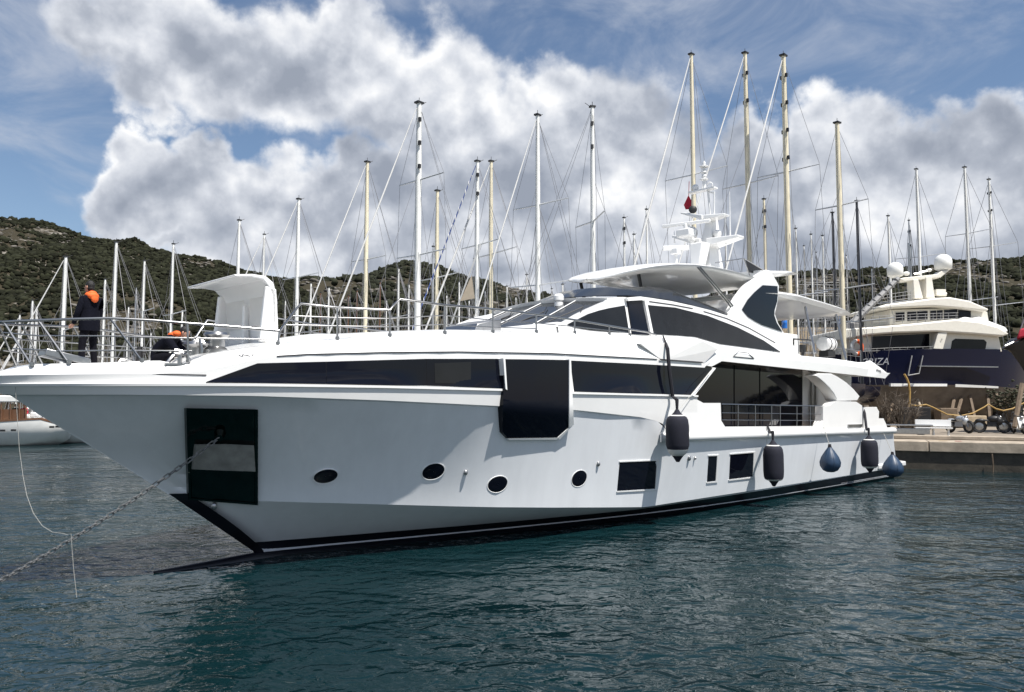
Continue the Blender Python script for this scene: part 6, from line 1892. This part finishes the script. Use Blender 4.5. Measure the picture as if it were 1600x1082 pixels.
def twigs(name, p, label, h, n, spread, m, leaf=None):
    t = thing(name, p, label, 'bush')
    bb = MB(); tips = []
    for k in range(n):
        a = random.random() * 6.283; tl = random.uniform(.1, spread)
        pts = [(0, 0, 0)]
        e = Vector((math.cos(a) * tl, math.sin(a) * tl, h * random.uniform(.55, 1.0)))
        mid = e * .5 + Vector((random.uniform(-.15, .15), random.uniform(-.15, .15), .1))
        bb.tube([(0, 0, 0), mid, e], [.03, .02, .008], 4); tips.append(e)
        for j in range(4):
            q = mid.lerp(e, random.random()); d = Vector((random.uniform(-1, 1), random.uniform(-1, 1), random.uniform(0, 1))) * h * .25
            bb.tube([q, q + d * .6, q + d], [.014, .01, .005], 3); tips.append(q + d)
    bb.build('stem', m, t, smooth=60)
    if leaf:
        P = np.array([list(q) for q in tips for _ in range(4)]) + rng.normal(0, h * .07, (len(tips) * 4, 3))
        o = blobs('foliage', P, rng.uniform(.04, .10, len(P)) * h * .5, leaf, parent=t)
    return t


for x, d, h, n, lab in ((1385, 47, 2.3, 26, 'bare dry bush behind the yacht stern'), (1408, 46, 2.6, 30, 'taller bare dry bush right of the stern wing'), (1425, 48, 1.9, 20, 'low dry bush behind the yellow hose')):
    p = W(x, 650, d); p.z = QZ
    twigs('dry_bush', p, lab, h, n, h * .5, M['drybrush'])
p = W(1576, 640, 58); p.z = QZ
twigs('green_bush', p, 'small yellow green bush under the bow of the blue yacht', 2.6, 14, 1.2, M['bark'], M['leaf'])

# ---- wall, barrels and scaffold behind the stern
p = W(1275, 560, 92); p.z = QZ + .4
t = thing('stone_wall', p, 'tan stone retaining wall glimpsed under the aft sunshade', 'wall')
hh = W(1275, 512, 92).z - p.z
for j in range(7):
    for k in range(12):
        w_ = 1.35; bb = MB(); bb.box((-8 + k * w_ + (w_ / 2 if j % 2 else 0), rng.uniform(-.06, .06), hh / 7 * (j + .5)), (w_ - .06, .8, hh / 7 - .05)); bb.build('stone', M['stone'], t, smooth=0)
bb = MB(); bb.box((-.5, .25, hh / 2), (17, .5, hh - .1)); bb.build('core', M['stone'], t, smooth=0)
for x, y, lab in ((1226, 503, 'blue barrel on the stone wall left under the sunshade'), (1316, 503, 'blue barrel at the tail of the sunshade')):
    p = W(x, y + 11, 90)
    t = thing('barrel', p, lab, 'barrel', 'blue barrels behind the stern')
    bb = MB(); bb.lathe([(.26, 0), (.3, .05), (.3, .55), (.32, .6), (.3, .65), (.3, 1.2), (.26, 1.26)], n=14); o = bb.build('drum', M['bluebarrel'], t); o.scale = (1.05, 1.05, 1.15)
    bb = MB(); bb.box((0, 0, -2.0), (.7, .7, 3.98)); bb.build('plinth', M['stone'], t, smooth=0)
for x, y, lab in ((1292, 538, 'white liferaft canister on the upper deck aft'),):
    p = YW(V(x, y, 1.6)); t = thing('liferaft_canister', p, lab, 'liferaft', rz=AL)
    bb = MB(); bb.tube([(-.42, 0, 0), (-.36, 0, 0), (.36, 0, 0), (.42, 0, 0)], [.2, .3, .3, .2], 14); bb.build('canister', M['white'], t, smooth=40)
    bb = MB()
    for xx in (-.2, .2): bb.tube([(xx, .31 * math.cos(a), .31 * math.sin(a)) for a in np.linspace(0, 6.283, 15)], .02, 4)
    bb.box((0, 0, -.42), (.7, .4, .25)); bb.build('strap', M['blacktop'], t)
p = W(1288, 560, 82); p.z = QZ
t = thing('scaffold', p, 'grey tube scaffolding standing behind the aft sunshade', 'scaffolding')
sx_ = 82 / FPX
xs = [(-34 + k * 13.5) * sx_ for k in range(6)]
ztop = W(1288, 441, 82).z - QZ
for x in xs:
    for yy in (-.8, .8):
        bb = MB(); bb.tube([(x, yy, 0), (x, yy, ztop * rng.uniform(.93, 1.0))], .04, 5); bb.build('upright', M['galv'], t)
for zz in np.arange(2.0, ztop, 1.25):
    for yy in (-.8, .8):
        bb = MB(); bb.tube([(xs[0], yy, zz), (xs[-1], yy, zz + rng.uniform(-.1, .1))], .035, 5); bb.build('ledger', M['galv'], t)
for k in range(5):
    bb = MB(); bb.tube([(xs[k], -.85, ztop * .5), (xs[k + 1], -.85, ztop * .85)], .03, 5); bb.build('brace', M['galv'], t)


# ================================================================ old wooden motor sailer on the left
GD = 58.0
g0 = Vector((W(40, 690, GD).x, GD, WATER_Z))
G = thing('white_gulet', g0, 'white wooden gulet at the left edge seen by its counter stern', 'boat')


def GP(x, y, dy=0.0): return W(x, y, GD + dy) - g0


rows = []
for x, yt, ym, yb, hw in ((112, 667, 670, 673, .3), (104, 661.5, 668, 678, 1.3), (88, 654.5, 667, 686, 2.0), (60, 656, 669, 692, 2.5), (30, 658, 672, 693, 2.8), (0, 660, 674, 694, 2.9), (-40, 662, 676, 695, 2.9), (-120, 662, 676, 695, 2.4), (-200, 655, 670, 695, .4)):
    a, m_, k = GP(x, yt), GP(x, ym), GP(x - (3 if x > 50 else 0), yb)
    rows.append([(a.x, -hw, a.z), (m_.x, -hw * .97, m_.z), (k.x, -hw * .75, k.z), (k.x, 0, k.z - .6), (k.x, hw * .75, k.z), (m_.x, hw * .97, m_.z), (a.x, hw, a.z)])
bb = MB(); bb.loft(rows, closed=True, cap=True); bb.build('hull', M['mast_white'], G, smooth=45)
bb = MB(); bb.loft([[(a[0][0], a[0][1] - .03, a[0][2] - .02), (a[0][0], a[0][1] - .03, a[0][2] + .12), (a[0][0], a[0][1] + .2, a[0][2] + .12)] for a in rows]); bb.build('cap_rail', M['mast_brown'], G)
for x, y in ((4, 673), (21, 672.5), (81, 667.5), (90.5, 667)):
    bb = MB(); c_ = GP(x, y, -2.9 if x < 60 else -2.15); bb.box(c_, (.32, .14, .14)); bb.build('porthole', M['blacktop'], G, bevel=.02)
bb = MB(); bb.hullpoly([GP(-60, 640, -2.2), GP(42, 640, -2.2), GP(42, 658, -2.2), GP(-60, 660, -2.2)], [GP(-60, 640, 2.2), GP(42, 640, 2.2), GP(42, 658, 2.2), GP(-60, 660, 2.2)]); bb.build('deck_house', M['mast_brown'], G, smooth=0)
bb = MB(); bb.hullpoly([GP(-60, 616, -2.4), GP(30, 619, -2.4), GP(43, 626, -2.4), GP(36, 629, -2.4), GP(-60, 629, -2.4)], [GP(-60, 616, 2.4), GP(30, 619, 2.4), GP(43, 626, 2.4), GP(36, 629, 2.4), GP(-60, 629, 2.4)]); bb.build('awning', M['mast_white'], G, smooth=30, bevel=.08)
bb = MB(); bb.add([GP(-2, 601, 0), GP(17, 614.5, 0), GP(-40, 616, 0), GP(-40, 590, 0)], [(0, 1, 2, 3)]); bb.build('sail_cover', M['sailwhite'], G, smooth=0)
for x in (2, 16, 30, 40):
    bb = MB(); bb.tube([GP(x, 627, -2.3), GP(x, 657, -2.3)], .05, 5); bb.build('awning_post', M['mast_brown'], G)
for x, y, s, m in ((13, 653, .55, 'white'), (29, 653.5, .3, 'white'), (55.5, 648.5, .55, 'white'), (46, 651, .4, 'white'), (76, 650.5, .4, 'white')):
    bb = MB(); c_ = GP(x, y, -1.6 if x < 70 else -.8); bb.box(c_, (s, .5, s * .7)); bb.build('deck_cushion', M[m], G, bevel=.08)
bb = MB()
for x in (45, 52, 59, 66, 72, 78): bb.tube([GP(x, 640, -1.8 + (x - 45) * .02), GP(x, 655, -1.8 + (x - 45) * .02)], .03, 4)
bb.tube([GP(42, 641, -1.8), GP(58, 636, -1.5), GP(80, 645, -1.1)], .04, 4); bb.build('stern_rail', M['steel'], G)
bb = MB(); bb.tube([GP(-30, 660), GP(-30, 470)], .16, 8); bb.build('mast', M['mast_brown'], G)
bb = MB(); bb.tube([GP(-30, 475), GP(32, 655)], .025, 4); bb.build('stay', M['wire'], G)
for x, y, m, lab in ((24, 650, 'jacket', 'person in dark clothes seated under the awning of the gulet'), (37.5, 650, 'red', 'person in dark red top sitting on the stern deck of the gulet')):
    mm_ = M['jacket']
    Js = {k: Vector(v_) for k, v_ in dict(pelvis=(0, 0, .0), waist=(0, 0, .15), chest=(0, 0, .42), neck0=(0, 0, .55), neck=(.02, 0, .62), shL=(0, .19, .48), elL=(.08, .25, .22), wristL=(.28, .16, .12), shR=(0, -.19, .48), elR=(.08, -.25, .22), wristR=(.28, -.16, .12),
              hipL=(.02, .1, -.02), kneeL=(.42, .13, .02), ankL=(.40, .13, -.38), toeL=(.54, .14, -.42), hipR=(.02, -.1, -.02), kneeR=(.42, -.13, .02), ankR=(.40, -.13, -.38), toeR=(.54, -.14, -.42)).items()}
    old = M['jacket']
    if m == 'red': M['jacket'] = M['red']
    pp, JJ = person('person', {k: tuple(v_) for k, v_ in Js.items()}, edges, rad, R(-60), lab, g0 + GP(x, y, -1.2))
    M['jacket'] = old
    head(pp, (.03, 0, .74), 0, 0); hand(pp, JJ['wristL'], (1, -.2, -.2), 1); hand(pp, JJ['wristR'], (1, .2, -.2), -1)
    bb = MB(); bb.box((-.05, 0, -.26), (.5, .6, .3)); bb.build('seat_box', M['white'], G, bevel=.03).location = GP(x, y, -1.2)
# rocks of the breakwater beyond its stern
rk = thing('rock_pile', W(122, 684, 66), 'dark breakwater rocks behind the stern of the gulet', 'rocks')
for k in range(16):
    bb = MB(); bb.ball((0, 0, 0), (.7, .6, .5), 7, 5)
    o = bb.build('rock', M['quaydark'], rk, smooth=0); o.location = (rng.uniform(-2.5, 4.5), rng.uniform(-1, 1), rng.uniform(-.4, .7)); o.rotation_euler = tuple(rng.uniform(0, 3, 3)); o.scale = tuple(rng.uniform(.7, 1.5, 3))


# ---- trees on the shore behind the moored boats
def tree(px, d, h, label):
    p = W(px, 560, d); p.z = 1.0
    t = thing('shore_tree', p, label, 'tree', 'trees along the shore behind the bow')
    bb = MB(); P = []
    bb.tube([(0, 0, -.3), (.1, .05, h * .35), (.05, .1, h * .6)], [.22, .16, .08], 6)
    for k in range(9):
        a = random.random() * 6.283; z0 = h * random.uniform(.25, .6); r_ = h * random.uniform(.18, .36)
        e = Vector((math.cos(a) * r_, math.sin(a) * r_, z0 + h * random.uniform(.12, .38)))
        bb.tube([(.05, .05, z0), e * .5 + Vector((0, 0, z0 * .55)), e], [.09, .06, .02], 5)
        for j in range(36): P.append(list(e + Vector((random.gauss(0, h * .085), random.gauss(0, h * .085), random.gauss(0, h * .07)))))
    bb.build('trunk', M['bark'], t, smooth=60)
    P = np.array(P); blobs('crown', P, rng.uniform(.10, .34, len(P)) * h * .12 + .06, M['leaf'], parent=t)
    return t


for k, (x, d, h, lab) in enumerate(((-40, 104, 7, 'dark shore tree at the left edge'), (14, 106, 6, 'dark shore tree behind the leftmost thin mast'), (75, 110, 7.5, 'dark shore tree left of the thick leaning mast'), (140, 108, 6, 'low shore tree behind the standing person'), (196, 112, 7, 'shore tree between two white masts by the bow'), (250, 110, 6.5, 'shore tree behind the crouching person'), (330, 116, 8, 'shore tree hidden behind the opened hatch'), (455, 112, 7, 'shore tree right of the opened hatch'), (530, 114, 6.5, 'shore tree before the hill saddle'), (610, 112, 6, 'shore tree left of the thickest mast'))):
    tree(x, d, h, lab)
